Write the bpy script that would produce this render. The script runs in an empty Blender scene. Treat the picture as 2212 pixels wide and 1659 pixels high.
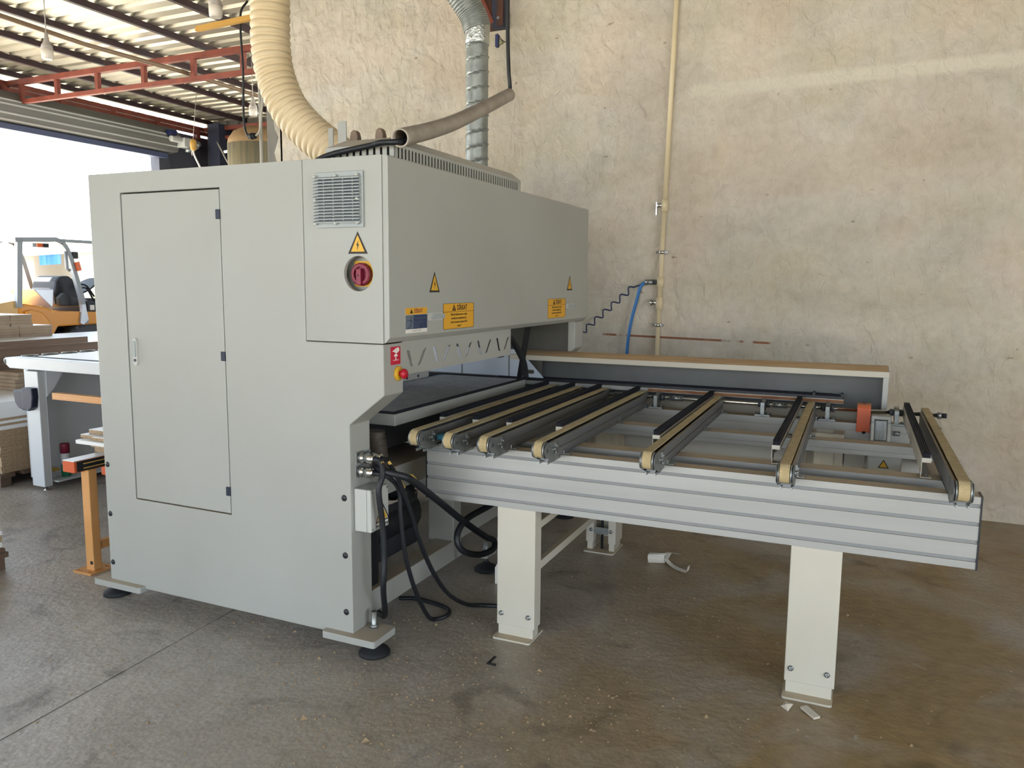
import bpy, bmesh, math, random
from mathutils import Vector, Matrix
from mathutils.geometry import tessellate_polygon

# ------------------------------------------------------------------ camera, light, exposure
S = bpy.context.scene
COL = S.collection
random.seed(7)
cam_d = bpy.data.cameras.new('camera'); cam = bpy.data.objects.new('camera', cam_d); COL.objects.link(cam)
_C = Vector((1.85626, -2.54305, 1.55))
_F = Vector((-0.40794, 0.90416, -0.12679)); _R = Vector((0.91105, 0.41222, 0.0083)); _U = Vector((-0.05977, 0.11212, 0.9919))
m = Matrix((( _R.x, _U.x, -_F.x, _C.x), (_R.y, _U.y, -_F.y, _C.y), (_R.z, _U.z, -_F.z, _C.z), (0, 0, 0, 1)))
cam.matrix_world = m
cam_d.sensor_fit = 'HORIZONTAL'; cam_d.sensor_width = 36.0; cam_d.lens = 27.61
cam_d.clip_start = 0.02; cam_d.clip_end = 300
S.camera = cam

S.view_settings.view_transform = 'Standard'; S.view_settings.look = 'None'
S.view_settings.gamma = 1.0; S.view_settings.use_curve_mapping = False
S.view_settings.exposure = -0.15
S.cycles.use_denoising = True
S.cycles.max_bounces = 8; S.cycles.diffuse_bounces = 5; S.cycles.glossy_bounces = 3
S.cycles.use_adaptive_sampling = True; S.cycles.adaptive_threshold = 0.04
S.cycles.transmission_bounces = 4; S.cycles.caustics_reflective = False; S.cycles.caustics_refractive = False
S.cycles.sample_clamp_indirect = 12.0

w = bpy.data.worlds.new('World'); S.world = w; w.use_nodes = True
nt = w.node_tree; nt.nodes.clear()
wo = nt.nodes.new('ShaderNodeOutputWorld'); bg = nt.nodes.new('ShaderNodeBackground')
tc = nt.nodes.new('ShaderNodeTexCoord'); sp = nt.nodes.new('ShaderNodeSeparateXYZ'); rp = nt.nodes.new('ShaderNodeValToRGB')
nt.links.new(tc.outputs['Generated'], sp.inputs[0]); nt.links.new(sp.outputs['Z'], rp.inputs[0])
rp.color_ramp.elements[0].position = 0.0; rp.color_ramp.elements[0].color = (0.86, 0.93, 1.0, 1)
rp.color_ramp.elements[1].position = 0.6; rp.color_ramp.elements[1].color = (0.62, 0.80, 1.0, 1)
nt.links.new(rp.outputs[0], bg.inputs['Color']); bg.inputs['Strength'].default_value = 6.5
nt.links.new(bg.outputs[0], wo.inputs['Surface'])

sd = bpy.data.lights.new('sun', 'SUN'); sd.energy = 50.0; sd.angle = 0.01; sd.color = (1.0, 0.95, 0.87)
sun = bpy.data.objects.new('sun', sd); COL.objects.link(sun)
sun.rotation_euler = Vector((0.28, 0.34, -0.92)).to_track_quat('-Z', 'Y').to_euler()

def portal(name, loc, direction, sx, sy):
    d = bpy.data.lights.new(name, 'AREA'); d.shape = 'RECTANGLE'; d.size = sx; d.size_y = sy
    d.cycles.is_portal = True
    o = bpy.data.objects.new(name, d); COL.objects.link(o); o.location = loc
    o.rotation_euler = Vector(direction).to_track_quat('-Z', 'Y').to_euler()
    return o

HX0, HX1, HY0, HY1 = -8.2, 7.0, -9.0, 7.5         # hall
WY = 3.425; WX0 = -3.40                            # plaster wall
ROOF = 4.12
portal('daylight_door', (HX0, 1.74, 1.75), (1, 0, 0), 9.48, 3.5)
portal('added_opening_front', (-1.0, HY0, 1.8), (0, 1, 0), 12.0, 3.6)  # guides daylight through the opening added behind the camera
portal('added_opening_right', (HX1, -4.0, 1.7), (-1, 0, 0), 6.0, 3.4)  # guides daylight through the opening added in the right wall

# ------------------------------------------------------------------ materials
def lin(c):
    if isinstance(c, str):
        c = [int(c[i:i + 2], 16) / 255 for i in (1, 3, 5)]
        c = [x / 12.92 if x <= 0.04045 else ((x + 0.055) / 1.055) ** 2.4 for x in c]
    return (c[0], c[1], c[2], 1)
MATS = {}
def mat(name, col, rough=0.5, metal=0.0, col2=None, scale=8.0, detail=4.0, bump=0.0, bscale=None, dust=None, dustamt=0.0,
        stretch=None, spec=None, rng=(0.35, 0.65), trans=0.0, alpha=1.0):
    mt = bpy.data.materials.new(name); mt.use_nodes = True; MATS[name] = mt
    nt = mt.node_tree; b = nt.nodes['Principled BSDF']
    b.inputs['Roughness'].default_value = rough; b.inputs['Metallic'].default_value = metal
    if spec is not None: b.inputs['Specular IOR Level'].default_value = spec
    if trans: b.inputs['Transmission Weight'].default_value = trans
    if alpha < 1: b.inputs['Alpha'].default_value = alpha
    b.inputs['Base Color'].default_value = lin(col)
    tc = nt.nodes.new('ShaderNodeTexCoord'); vec = tc.outputs['Object']
    if stretch:
        mp = nt.nodes.new('ShaderNodeMapping'); mp.inputs['Scale'].default_value = stretch
        nt.links.new(vec, mp.inputs[0]); vec = mp.outputs[0]
    out = None
    if col2:
        nz = nt.nodes.new('ShaderNodeTexNoise'); nz.inputs['Scale'].default_value = scale; nz.inputs['Detail'].default_value = detail
        nt.links.new(vec, nz.inputs['Vector'])
        r = nt.nodes.new('ShaderNodeValToRGB'); r.color_ramp.elements[0].position = rng[0]; r.color_ramp.elements[1].position = rng[1]
        r.color_ramp.elements[0].color = lin(col); r.color_ramp.elements[1].color = lin(col2)
        nt.links.new(nz.outputs['Fac'], r.inputs[0]); out = r.outputs[0]
    if dust:
        ge = nt.nodes.new('ShaderNodeNewGeometry'); se = nt.nodes.new('ShaderNodeSeparateXYZ'); nt.links.new(ge.outputs['Normal'], se.inputs[0])
        mr = nt.nodes.new('ShaderNodeMapRange'); mr.inputs[1].default_value = 0.5; mr.inputs[2].default_value = 0.95
        nt.links.new(se.outputs['Z'], mr.inputs[0])
        n2 = nt.nodes.new('ShaderNodeTexNoise'); n2.inputs['Scale'].default_value = 5; n2.inputs['Detail'].default_value = 6
        nt.links.new(tc.outputs['Object'], n2.inputs['Vector'])
        m2 = nt.nodes.new('ShaderNodeMapRange'); m2.inputs[1].default_value = 0.25; m2.inputs[2].default_value = 0.6
        m2.inputs[3].default_value = 0.45; nt.links.new(n2.outputs['Fac'], m2.inputs[0])
        mu = nt.nodes.new('ShaderNodeMath'); mu.operation = 'MULTIPLY'; nt.links.new(mr.outputs[0], mu.inputs[0]); nt.links.new(m2.outputs[0], mu.inputs[1])
        mu2 = nt.nodes.new('ShaderNodeMath'); mu2.operation = 'MULTIPLY'; mu2.inputs[1].default_value = dustamt; nt.links.new(mu.outputs[0], mu2.inputs[0])
        mx = nt.nodes.new('ShaderNodeMix'); mx.data_type = 'RGBA'; nt.links.new(mu2.outputs[0], mx.inputs['Factor'])
        if out is not None: nt.links.new(out, mx.inputs['A'])
        else: mx.inputs['A'].default_value = lin(col)
        mx.inputs['B'].default_value = lin(dust); out = mx.outputs['Result']
        if metal:
            sb = nt.nodes.new('ShaderNodeMath'); sb.operation = 'MULTIPLY_ADD'; sb.inputs[1].default_value = -metal; sb.inputs[2].default_value = metal
            nt.links.new(mu2.outputs[0], sb.inputs[0]); nt.links.new(sb.outputs[0], b.inputs['Metallic'])
    if out is not None: nt.links.new(out, b.inputs['Base Color'])
    if bump:
        nb = nt.nodes.new('ShaderNodeTexNoise'); nb.inputs['Scale'].default_value = bscale or scale; nb.inputs['Detail'].default_value = 6
        nt.links.new(vec, nb.inputs['Vector'])
        bp = nt.nodes.new('ShaderNodeBump'); bp.inputs['Strength'].default_value = bump; bp.inputs['Distance'].default_value = 0.01
        nt.links.new(nb.outputs['Fac'], bp.inputs['Height']); nt.links.new(bp.outputs[0], b.inputs['Normal'])
    return mt

mat('white_paint', '#a5a7a2', 0.45, dust='#b39a76', dustamt=0.55, col2='#a0a19b', scale=1.3)
mat('white_leg', '#c9c5b8', 0.45, dust='#b59b74', dustamt=0.6, col2='#c2bdae', scale=2)
mat('grey_paint', '#7d7f7e', 0.5, col2='#6f7170', scale=4)
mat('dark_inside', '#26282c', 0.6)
mat('liner', '#55544f', 0.6, col2='#46453f', scale=4)
mat('table_phenolic', '#b4b5b8', 0.5, col2='#a2a3a6', scale=12)
mat('black_plastic', '#14161c', 0.45)
mat('navy_plastic', '#1b2338', 0.5)
mat('rubber', '#17191d', 0.75)
mat('cable', '#14171d', 0.5)
mat('brush', '#10131f', 0.85, bump=0.6, bscale=300)
mat('aluminium', '#a6a7a4', 0.45, 0.35, dust='#b0966e', dustamt=0.75, col2='#9e9f9c', scale=3, stretch=(0.3, 4, 4))
mat('alu_shaded', '#7c7e7f', 0.45, 0.35, dust='#a08a68', dustamt=0.7)  # darker copy of aluminium; shade on the conveyor sides is put into the colour
mat('slot_grey', '#85888a', 0.55)
mat('groove', '#4f5254', 0.6, 0.3)
mat('zinc', '#9da1a0', 0.35, 0.75, col2='#878b8b', scale=30)
mat('zinc_dull', '#7d807f', 0.5, 0.5, col2='#6c6f6f', scale=30)
mat('steel', '#c9c9c5', 0.2, 1.0)
mat('belt', '#c3b28a', 0.9, col2='#b5a279', scale=25, bump=0.5, bscale=220)
mat('orange', '#c85a30', 0.45, dust='#c08a68', dustamt=0.7)
mat('orange_light', '#d6a066', 0.42, col2='#cf965a', scale=3)
mat('red', '#b3122b', 0.35)
mat('sign_red', '#c41d3c', 0.4)
mat('wine', '#7f2038', 0.45)
mat('yellow', '#d6a62c', 0.45)
mat('sticker_yellow', '#dda52a', 0.5)
mat('sticker_blue', '#25365a', 0.5)
mat('sticker_grey', '#5f6b78', 0.5)
mat('print_black', '#231d18', 0.6)
mat('print_white', '#e6e3dc', 0.6)
mat('grille', '#9fa6a6', 0.45)
mat('light_grey', '#b9bbb6', 0.4)
mat('hose_beige', '#d6c4a2', 0.5, col2='#ccb994', scale=3)
mat('hose_dark', '#4b433b', 0.6)
mat('galvanised', '#a0a5a2', 0.45, 0.6, col2='#8b918f', scale=18)
mat('foil', '#b9bebc', 0.28, 0.9, bump=0.9, bscale=40)
mat('pvc', '#a59d92', 0.5, col2='#968c7e', scale=12)
mat('wall_pipe', '#d8c9a6', 0.45)
mat('blue_hose', '#1f6fb4', 0.35)
mat('blue_coil', '#1c2c58', 0.4)
mat('terminal_blue', '#1b2450', 0.4)
mat('chrome', '#d0d0d0', 0.15, 1.0)
mat('roof_metal', '#b3ac9b', 0.40, 0.5, col2='#a69f8c', scale=1.2)
mat('purlin', '#3a2223', 0.6, col2='#2c1b20', scale=5)
mat('truss_red', '#84402f', 0.6, col2='#6f3527', scale=6)
mat('lug', '#7d6a5a', 0.6, col2='#5c4c42', scale=12)
mat('rust', '#6a3d27', 0.75, col2='#33241f', scale=6)
mat('shutter', '#75746f', 0.5, 0.3)
mat('shutter_dark', '#4a5270', 0.5)
mat('cladding', '#807b70', 0.5, 0.4, col2='#6d695f', scale=2)
mat('cladding_dark', '#4a4b55', 0.6)
mat('dark_post', '#262b3d', 0.6)
mat('bag', '#8f8464', 0.85, col2='#6f6a5a', scale=3, stretch=(8, 8, 0.5))
mat('bag_top', '#8f7450', 0.85)
mat('bulb_white', '#e8e0d4', 0.3)
mat('bulb_base', '#b3aca4', 0.4)
mat('wood_bar', '#b88d3f', 0.6)
mat('conduit_brown', '#7d6650', 0.5)
mat('conduit_grey', '#b6b4ab', 0.5)
mat('mdf', '#76604f', 0.7, col2='#6b5647', scale=4, stretch=(1, 1, 30))
mat('board_pale', '#9c8a76', 0.75, col2='#8d7b68', scale=6)
mat('chipboard', '#b29b7d', 0.85, col2='#8f7a60', scale=120, detail=2)
mat('laminate', '#e9eaea', 0.35)
mat('saw_white', '#c6cbcf', 0.35)
mat('saw_grey', '#cfd5dc', 0.4)
mat('saw_bed', '#f2f3f2', 0.4)
mat('pallet', '#6a5645', 0.85, col2='#57463a', scale=10, stretch=(2, 20, 20))
mat('fork_yellow', '#d9912c', 0.4)
mat('fork_cream', '#d8b273', 0.45)
mat('fork_guard', '#8d949a', 0.45)
mat('fork_black', '#23262d', 0.6)
mat('fork_tray', '#b9c0cc', 0.3, 0.3)
mat('tyre', '#4a4e55', 0.8)
mat('tail_orange', '#e0632a', 0.35)
mat('grass', '#7f9a2e', 0.8, col2='#b6b24a', scale=3)
mat('tarp', '#2a63c9', 0.5)
mat('shed', '#9c938a', 0.7)
mat('green_can', '#2f7d5a', 0.35)
mat('can_white', '#c9ccd0', 0.35)
mat('paper', '#d6d2c8', 0.7)
mat('film', '#cfc6b6', 0.35)
mat('sponge', '#c2a052', 0.9)
mat('window_glass', '#20262b', 0.08, 0.0, alpha=0.35)
mat('chips', '#a8906c', 0.9, col2='#84705a', scale=200)
mat('sheet_blue', '#c3ccd8', 0.4, 0.2)
mat('green_air', '#1c5a6b', 0.4)

def plaster():
    mt = bpy.data.materials.new('plaster'); mt.use_nodes = True; MATS['plaster'] = mt
    nt = mt.node_tree; b = nt.nodes['Principled BSDF']; b.inputs['Roughness'].default_value = 0.9
    b.inputs['Specular IOR Level'].default_value = 0.2
    ge = nt.nodes.new('ShaderNodeTexCoord'); v = ge.outputs['Object']
    def noise(scale, detail, stretch=None, dist=0.0):
        n = nt.nodes.new('ShaderNodeTexNoise'); n.inputs['Scale'].default_value = scale; n.inputs['Detail'].default_value = detail
        n.inputs['Distortion'].default_value = dist
        if stretch:
            mp = nt.nodes.new('ShaderNodeMapping'); mp.inputs['Scale'].default_value = stretch; nt.links.new(v, mp.inputs[0]); nt.links.new(mp.outputs[0], n.inputs['Vector'])
        else: nt.links.new(v, n.inputs['Vector'])
        return n.outputs['Fac']
    def ramp(f, stops):
        r = nt.nodes.new('ShaderNodeValToRGB'); e = r.color_ramp.elements
        e[0].position, e[0].color = stops[0][0], lin(stops[0][1]); e[1].position, e[1].color = stops[-1][0], lin(stops[-1][1])
        for p, c in stops[1:-1]:
            x = e.new(p); x.color = lin(c)
        nt.links.new(f, r.inputs[0]); return r.outputs[0]
    def mix(f, a, bb, mode='MIX', fac=None):
        x = nt.nodes.new('ShaderNodeMix'); x.data_type = 'RGBA'; x.blend_type = mode
        if f is not None: nt.links.new(f, x.inputs['Factor'])
        else: x.inputs['Factor'].default_value = fac
        nt.links.new(a, x.inputs['A']); nt.links.new(bb, x.inputs['B']); return x.outputs['Result']
    big = ramp(noise(0.55, 3, dist=0.4), [(0.3, '#beb9ae'), (0.5, '#cdc6ba'), (0.7, '#d3c8b5')])
    patch = ramp(noise(1.7, 5, dist=0.8), [(0.35, '#b8b3a9'), (0.5, '#cbc5b8'), (0.62, '#d0c6b4')])
    c = mix(None, big, patch, fac=0.5)
    streak = ramp(noise(1.2, 4, stretch=(1.0, 1.0, 3.0), dist=0.5), [(0.42, '#ffffff'), (0.75, '#e6e0d2')])
    c = mix(None, c, streak, 'MULTIPLY', 0.5)
    fine = ramp(noise(15, 8, dist=0.5), [(0.3, '#e6e3dd'), (0.6, '#ffffff')])
    c = mix(None, c, fine, 'MULTIPLY', 0.5)
    hue = ramp(noise(1.1, 2, dist=0.3), [(0.38, '#e9ece0'), (0.5, '#ffffff'), (0.62, '#fff0e6')])
    c = mix(None, c, hue, 'MULTIPLY', 0.35)
    stain = ramp(noise(9, 4, stretch=(1, 1, 1.6)), [(0.69, '#ffffff'), (0.74, '#a08a72')])
    c = mix(None, c, stain, 'MULTIPLY', 0.7)
    # scratched reddish course line and pale board line on the wall (their own marks)
    sx = nt.nodes.new('ShaderNodeSeparateXYZ'); nt.links.new(v, sx.inputs[0])
    def band(x0, z0, x1, z1, half, soft, col, gap_scale, thr, cin):
        mth = lambda op, a, bv: None
        sl = (z1 - z0) / (x1 - x0)
        ml = nt.nodes.new('ShaderNodeMath'); ml.operation = 'MULTIPLY_ADD'; ml.inputs[1].default_value = -sl; ml.inputs[2].default_value = -(z0 - sl * x0)
        nt.links.new(sx.outputs['X'], ml.inputs[0])
        ad = nt.nodes.new('ShaderNodeMath'); ad.operation = 'ADD'; nt.links.new(sx.outputs['Z'], ad.inputs[0]); nt.links.new(ml.outputs[0], ad.inputs[1])
        ab = nt.nodes.new('ShaderNodeMath'); ab.operation = 'ABSOLUTE'; nt.links.new(ad.outputs[0], ab.inputs[0])
        mr = nt.nodes.new('ShaderNodeMapRange'); mr.inputs[1].default_value = half; mr.inputs[2].default_value = half + soft; mr.inputs[3].default_value = 1; mr.inputs[4].default_value = 0
        nt.links.new(ab.outputs[0], mr.inputs[0])
        xr = nt.nodes.new('ShaderNodeMapRange'); xr.inputs[1].default_value = x0 - 0.02; xr.inputs[2].default_value = x0 + 0.05; nt.links.new(sx.outputs['X'], xr.inputs[0])
        xr2 = nt.nodes.new('ShaderNodeMapRange'); xr2.inputs[1].default_value = x1; xr2.inputs[2].default_value = x1 + 0.05; xr2.inputs[3].default_value = 1; xr2.inputs[4].default_value = 0
        nt.links.new(sx.outputs['X'], xr2.inputs[0])
        gp = nt.nodes.new('ShaderNodeMapRange'); gp.inputs[1].default_value = thr; gp.inputs[2].default_value = thr + 0.05
        nt.links.new(noise(gap_scale, 3, stretch=(1, 1, 0.05)), gp.inputs[0])
        cur = mr.outputs[0]
        for o in (xr.outputs[0], xr2.outputs[0], gp.outputs[0]):
            mm = nt.nodes.new('ShaderNodeMath'); mm.operation = 'MULTIPLY'; nt.links.new(cur, mm.inputs[0]); nt.links.new(o, mm.inputs[1]); cur = mm.outputs[0]
        x = nt.nodes.new('ShaderNodeMix'); x.data_type = 'RGBA'; nt.links.new(cur, x.inputs['Factor']); nt.links.new(cin, x.inputs['A']); x.inputs['B'].default_value = lin(col)
        return x.outputs['Result']
    c = band(-0.2, 1.162, 1.45, 1.132, 0.006, 0.004, '#8d6048', 5.0, 0.42, c)
    c = band(0.55, 2.95, 3.2, 2.98, 0.03, 0.03, '#cdc8b8', 0.8, 0.30, c)
    c = band(2.15, 1.72, 2.45, 1.715, 0.0015, 0.002, '#9a8a76', 9.0, 0.52, c)
    nt.links.new(c, b.inputs['Base Color'])
    bh = nt.nodes.new('ShaderNodeMath'); bh.operation = 'ADD'
    n1 = noise(3.5, 10, stretch=(1, 1, 0.6), dist=0.35); n2 = noise(11, 8, stretch=(1.0, 1, 0.7), dist=0.6)
    nt.links.new(n1, bh.inputs[0]); nt.links.new(n2, bh.inputs[1])
    bp = nt.nodes.new('ShaderNodeBump'); bp.inputs['Strength'].default_value = 0.9; bp.inputs['Distance'].default_value = 0.04
    nt.links.new(bh.outputs[0], bp.inputs['Height']); nt.links.new(bp.outputs[0], b.inputs['Normal'])
plaster()

def concrete():
    mt = bpy.data.materials.new('concrete'); mt.use_nodes = True; MATS['concrete'] = mt
    nt = mt.node_tree; b = nt.nodes['Principled BSDF']
    v = nt.nodes.new('ShaderNodeTexCoord').outputs['Object']
    def noise(scale, detail, dist=0.0):
        n = nt.nodes.new('ShaderNodeTexNoise'); n.inputs['Scale'].default_value = scale; n.inputs['Detail'].default_value = detail
        n.inputs['Distortion'].default_value = dist; nt.links.new(v, n.inputs['Vector']); return n.outputs['Fac']
    def ramp(f, stops):
        r = nt.nodes.new('ShaderNodeValToRGB'); e = r.color_ramp.elements
        e[0].position, e[0].color = stops[0][0], lin(stops[0][1]); e[1].position, e[1].color = stops[-1][0], lin(stops[-1][1])
        for p, c in stops[1:-1]:
            x = e.new(p); x.color = lin(c)
        nt.links.new(f, r.inputs[0]); return r.outputs[0]
    def mix(f, a, bb, mode='MIX', fac=None):
        x = nt.nodes.new('ShaderNodeMix'); x.data_type = 'RGBA'; x.blend_type = mode
        if f is not None: nt.links.new(f, x.inputs['Factor'])
        else: x.inputs['Factor'].default_value = fac
        nt.links.new(a, x.inputs['A']); nt.links.new(bb, x.inputs['B']); return x.outputs['Result']
    base = ramp(noise(0.9, 6, 0.5), [(0.3, '#a09a92'), (0.5, '#b2aca4'), (0.7, '#bdb8b0')])
    mid = ramp(noise(4.5, 8, 0.8), [(0.35, '#a39d95'), (0.65, '#c4bfb8')])
    c = mix(None, base, mid, fac=0.45)
    fine = ramp(noise(60, 5), [(0.3, '#cfcac2'), (0.65, '#ffffff')])
    c = mix(None, c, fine, 'MULTIPLY', 0.7)
    # sawdust spread over the slab around the conveyor
    sx = nt.nodes.new('ShaderNodeSeparateXYZ'); nt.links.new(v, sx.inputs[0])
    mr = nt.nodes.new('ShaderNodeMapRange'); mr.inputs[1].default_value = -0.4; mr.inputs[2].default_value = 1.6; nt.links.new(sx.outputs['X'], mr.inputs[0])
    dn = nt.nodes.new('ShaderNodeMapRange'); dn.inputs[1].default_value = 0.22; dn.inputs[2].default_value = 0.55; nt.links.new(noise(1.6, 7, 0.6), dn.inputs[0])
    mu = nt.nodes.new('ShaderNodeMath'); mu.operation = 'MULTIPLY'; nt.links.new(mr.outputs[0], mu.inputs[0]); nt.links.new(dn.outputs[0], mu.inputs[1])
    mu2 = nt.nodes.new('ShaderNodeMath'); mu2.operation = 'MULTIPLY'; mu2.inputs[1].default_value = 1.0; nt.links.new(mu.outputs[0], mu2.inputs[0])
    dust = ramp(noise(14, 6), [(0.3, '#88714a'), (0.7, '#9e865e')])
    c = mix(mu2.outputs[0], c, dust)
    stain = ramp(noise(2.6, 8, 1.5), [(0.58, '#ffffff'), (0.72, '#7c7a78')])
    c = mix(None, c, stain, 'MULTIPLY', 0.55)
    paint = nt.nodes.new('ShaderNodeMapRange'); paint.inputs[1].default_value = 0.70; paint.inputs[2].default_value = 0.74
    nt.links.new(noise(7.5, 8, 2.0), paint.inputs[0])
    pm = nt.nodes.new('ShaderNodeMix'); pm.data_type = 'RGBA'; nt.links.new(paint.outputs[0], pm.inputs['Factor']); nt.links.new(c, pm.inputs['A']); pm.inputs['B'].default_value = lin('#b4afa6')
    nt.links.new(pm.outputs['Result'], b.inputs['Base Color'])
    rr = nt.nodes.new('ShaderNodeMapRange'); rr.inputs[3].default_value = 0.25; rr.inputs[4].default_value = 0.6; nt.links.new(noise(3, 5), rr.inputs[0])
    nt.links.new(rr.outputs[0], b.inputs['Roughness'])
    bp = nt.nodes.new('ShaderNodeBump'); bp.inputs['Strength'].default_value = 0.4; bp.inputs['Distance'].default_value = 0.012
    nt.links.new(noise(28, 10, 0.0), bp.inputs['Height']); nt.links.new(bp.outputs[0], b.inputs['Normal'])
concrete()
mat('ground', '#c4beb2', 0.9, col2='#b8b1a4', scale=0.6)
mat('concrete_rough', '#8b8982', 0.9, col2='#7b7973', scale=3, bump=0.8, bscale=18)

# ------------------------------------------------------------------ mesh helpers
ORI = {}            # origin of every object in its thing's own frame
class MB:
    def __init__(s): s.v = []; s.f = []; s.sm = set()
    def add(s, vs, fs, smooth=False):
        n = len(s.v); s.v += [Vector(p) for p in vs]
        for f in fs:
            if smooth: s.sm.add(len(s.f))
            s.f.append([n + i for i in f])
        return s
    def box(s, x0, x1, y0, y1, z0, z1):
        if x0 > x1: x0, x1 = x1, x0
        if y0 > y1: y0, y1 = y1, y0
        if z0 > z1: z0, z1 = z1, z0
        return s.add([(x0, y0, z0), (x1, y0, z0), (x1, y1, z0), (x0, y1, z0), (x0, y0, z1), (x1, y0, z1), (x1, y1, z1), (x0, y1, z1)],
                     [(3, 2, 1, 0), (4, 5, 6, 7), (0, 1, 5, 4), (1, 2, 6, 5), (2, 3, 7, 6), (3, 0, 4, 7)])
    def prism(s, poly, axis, a, b):
        """poly: 2-D points; axis 'x': (y,z), 'y': (x,z), 'z': (x,y)"""
        def P(p, t): return {'x': (t, p[0], p[1]), 'y': (p[0], t, p[1]), 'z': (p[0], p[1], t)}[axis]
        n = len(poly); vs = [P(p, a) for p in poly] + [P(p, b) for p in poly]
        tri = tessellate_polygon([[Vector((p[0], p[1], 0)) for p in poly]])
        fs = [tuple(t) for t in tri] + [tuple(n + i for i in reversed(t)) for t in tri] if n > 4 else [tuple(range(n)), tuple(range(2 * n - 1, n - 1, -1))]
        fs = list(fs) + [(i, n + i, n + (i + 1) % n, (i + 1) % n) for i in range(n)]
        return s.add(vs, fs)
    def plate(s, outer, holes, axis, a, b):
        """flat sheet with real holes"""
        def P(p, t): return {'x': (t, p[0], p[1]), 'y': (p[0], t, p[1]), 'z': (p[0], p[1], t)}[axis]
        loops = [outer] + holes
        pts = [p for l in loops for p in l]; n = len(pts)
        tri = tessellate_polygon([[Vector((p[0], p[1], 0)) for p in l] for l in loops])
        fs = [tuple(t) for t in tri] + [tuple(n + i for i in reversed(t)) for t in tri]
        k = 0
        for l in loops:
            for i in range(len(l)):
                j = k + (i + 1) % len(l); fs.append((k + i, j, n + j, n + k + i))
            k += len(l)
        return s.add([P(p, a) for p in pts] + [P(p, b) for p in pts], fs)
    def cyl(s, p0, p1, r, n=16, r1=None, caps=True):
        p0, p1 = Vector(p0), Vector(p1); d = (p1 - p0).normalized(); r1 = r if r1 is None else r1
        u = d.orthogonal().normalized(); w_ = d.cross(u)
        vs = []
        for p, rr in ((p0, r), (p1, r1)):
            vs += [p + (u * math.cos(2 * math.pi * i / n) + w_ * math.sin(2 * math.pi * i / n)) * rr for i in range(n)]
        s.add(vs, [(i, (i + 1) % n, n + (i + 1) % n, n + i) for i in range(n)], True)
        if caps: s.add(vs, [tuple(range(n - 1, -1, -1)), tuple(range(n, 2 * n))])
        return s
    def tube(s, pts, r, n=10, caps=True):
        pts = [Vector(p) for p in pts]; N = len(pts)
        rs = r if isinstance(r, (list, tuple)) else [r] * N
        t = [(pts[min(i + 1, N - 1)] - pts[max(i - 1, 0)]).normalized() for i in range(N)]
        u = t[0].orthogonal().normalized(); vs = []
        for i in range(N):
            u = (u - t[i] * u.dot(t[i])).normalized(); w_ = t[i].cross(u)
            vs += [pts[i] + (u * math.cos(2 * math.pi * k / n) + w_ * math.sin(2 * math.pi * k / n)) * rs[i] for k in range(n)]
        s.add(vs, [(i * n + k, i * n + (k + 1) % n, (i + 1) * n + (k + 1) % n, (i + 1) * n + k) for i in range(N - 1) for k in range(n)], True)
        if caps: s.add(vs, [tuple(range(n - 1, -1, -1)), tuple((N - 1) * n + k for k in range(n))])
        return s
    def lathe(s, prof, c, axis=(0, 0, 1), n=20, smooth=True):
        """prof: (radius, height) along axis from point c"""
        d = Vector(axis).normalized(); u = d.orthogonal().normalized(); w_ = d.cross(u); c = Vector(c); vs = []
        for r, h in prof:
            vs += [c + d * h + (u * math.cos(2 * math.pi * k / n) + w_ * math.sin(2 * math.pi * k / n)) * max(r, 1e-5) for k in range(n)]
        M = len(prof)
        s.add(vs, [(i * n + k, i * n + (k + 1) % n, (i + 1) * n + (k + 1) % n, (i + 1) * n + k) for i in range(M - 1) for k in range(n)], smooth)
        s.add(vs, [tuple(range(n - 1, -1, -1)), tuple((M - 1) * n + k for k in range(n))])
        return s
    def bar(s, p0, p1, a, b, up=(0, 0, 1)):
        """rectangular bar from p0 to p1, a = width across, b = height along up"""
        p0, p1 = Vector(p0), Vector(p1); d = (p1 - p0).normalized(); x = d.cross(Vector(up)).normalized(); z = x.cross(d)
        vs = []
        for p in (p0, p1):
            vs += [p + x * (sx * a / 2) + z * (sz * b / 2) for sx, sz in ((-1, -1), (1, -1), (1, 1), (-1, 1))]
        return s.add(vs, [(3, 2, 1, 0), (4, 5, 6, 7), (0, 1, 5, 4), (1, 2, 6, 5), (2, 3, 7, 6), (3, 0, 4, 7)])
    def build(s, name, material, parent=None, bevel=0.0, origin=None, smooth_all=False):
        xs = [p.x for p in s.v]; ys = [p.y for p in s.v]; zs = [p.z for p in s.v]
        o = Vector(origin) if origin is not None else Vector(((min(xs) + max(xs)) / 2, (min(ys) + max(ys)) / 2, min(zs) if parent is None else (min(zs) + max(zs)) / 2))
        me = bpy.data.meshes.new(name); me.from_pydata([p - o for p in s.v], [], s.f); me.update()
        bm = bmesh.new(); bm.from_mesh(me); bm.faces.ensure_lookup_table()
        for i in s.sm: bm.faces[i].smooth = True
        if smooth_all:
            for f in bm.faces: f.smooth = True
        bmesh.ops.remove_doubles(bm, verts=bm.verts, dist=1e-6); bmesh.ops.recalc_face_normals(bm, faces=bm.faces)
        bm.to_mesh(me); bm.free()
        me.materials.append(MATS[material])
        ob = bpy.data.objects.new(name, me); COL.objects.link(ob); ORI[ob] = o
        if parent is not None: ob.parent = parent; ob.location = o - ORI[parent]
        else: ob.location = o
        if bevel:
            b = ob.modifiers.new('bevel', 'BEVEL'); b.width = bevel; b.segments = 2; b.limit_method = 'ANGLE'; b.angle_limit = 0.6
        return ob
def tag(o, label, cat=None, group=None, kind=None):
    o['label'] = label
    if cat: o['category'] = cat
    if group: o['group'] = group
    if kind: o['kind'] = kind
    return o
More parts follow.
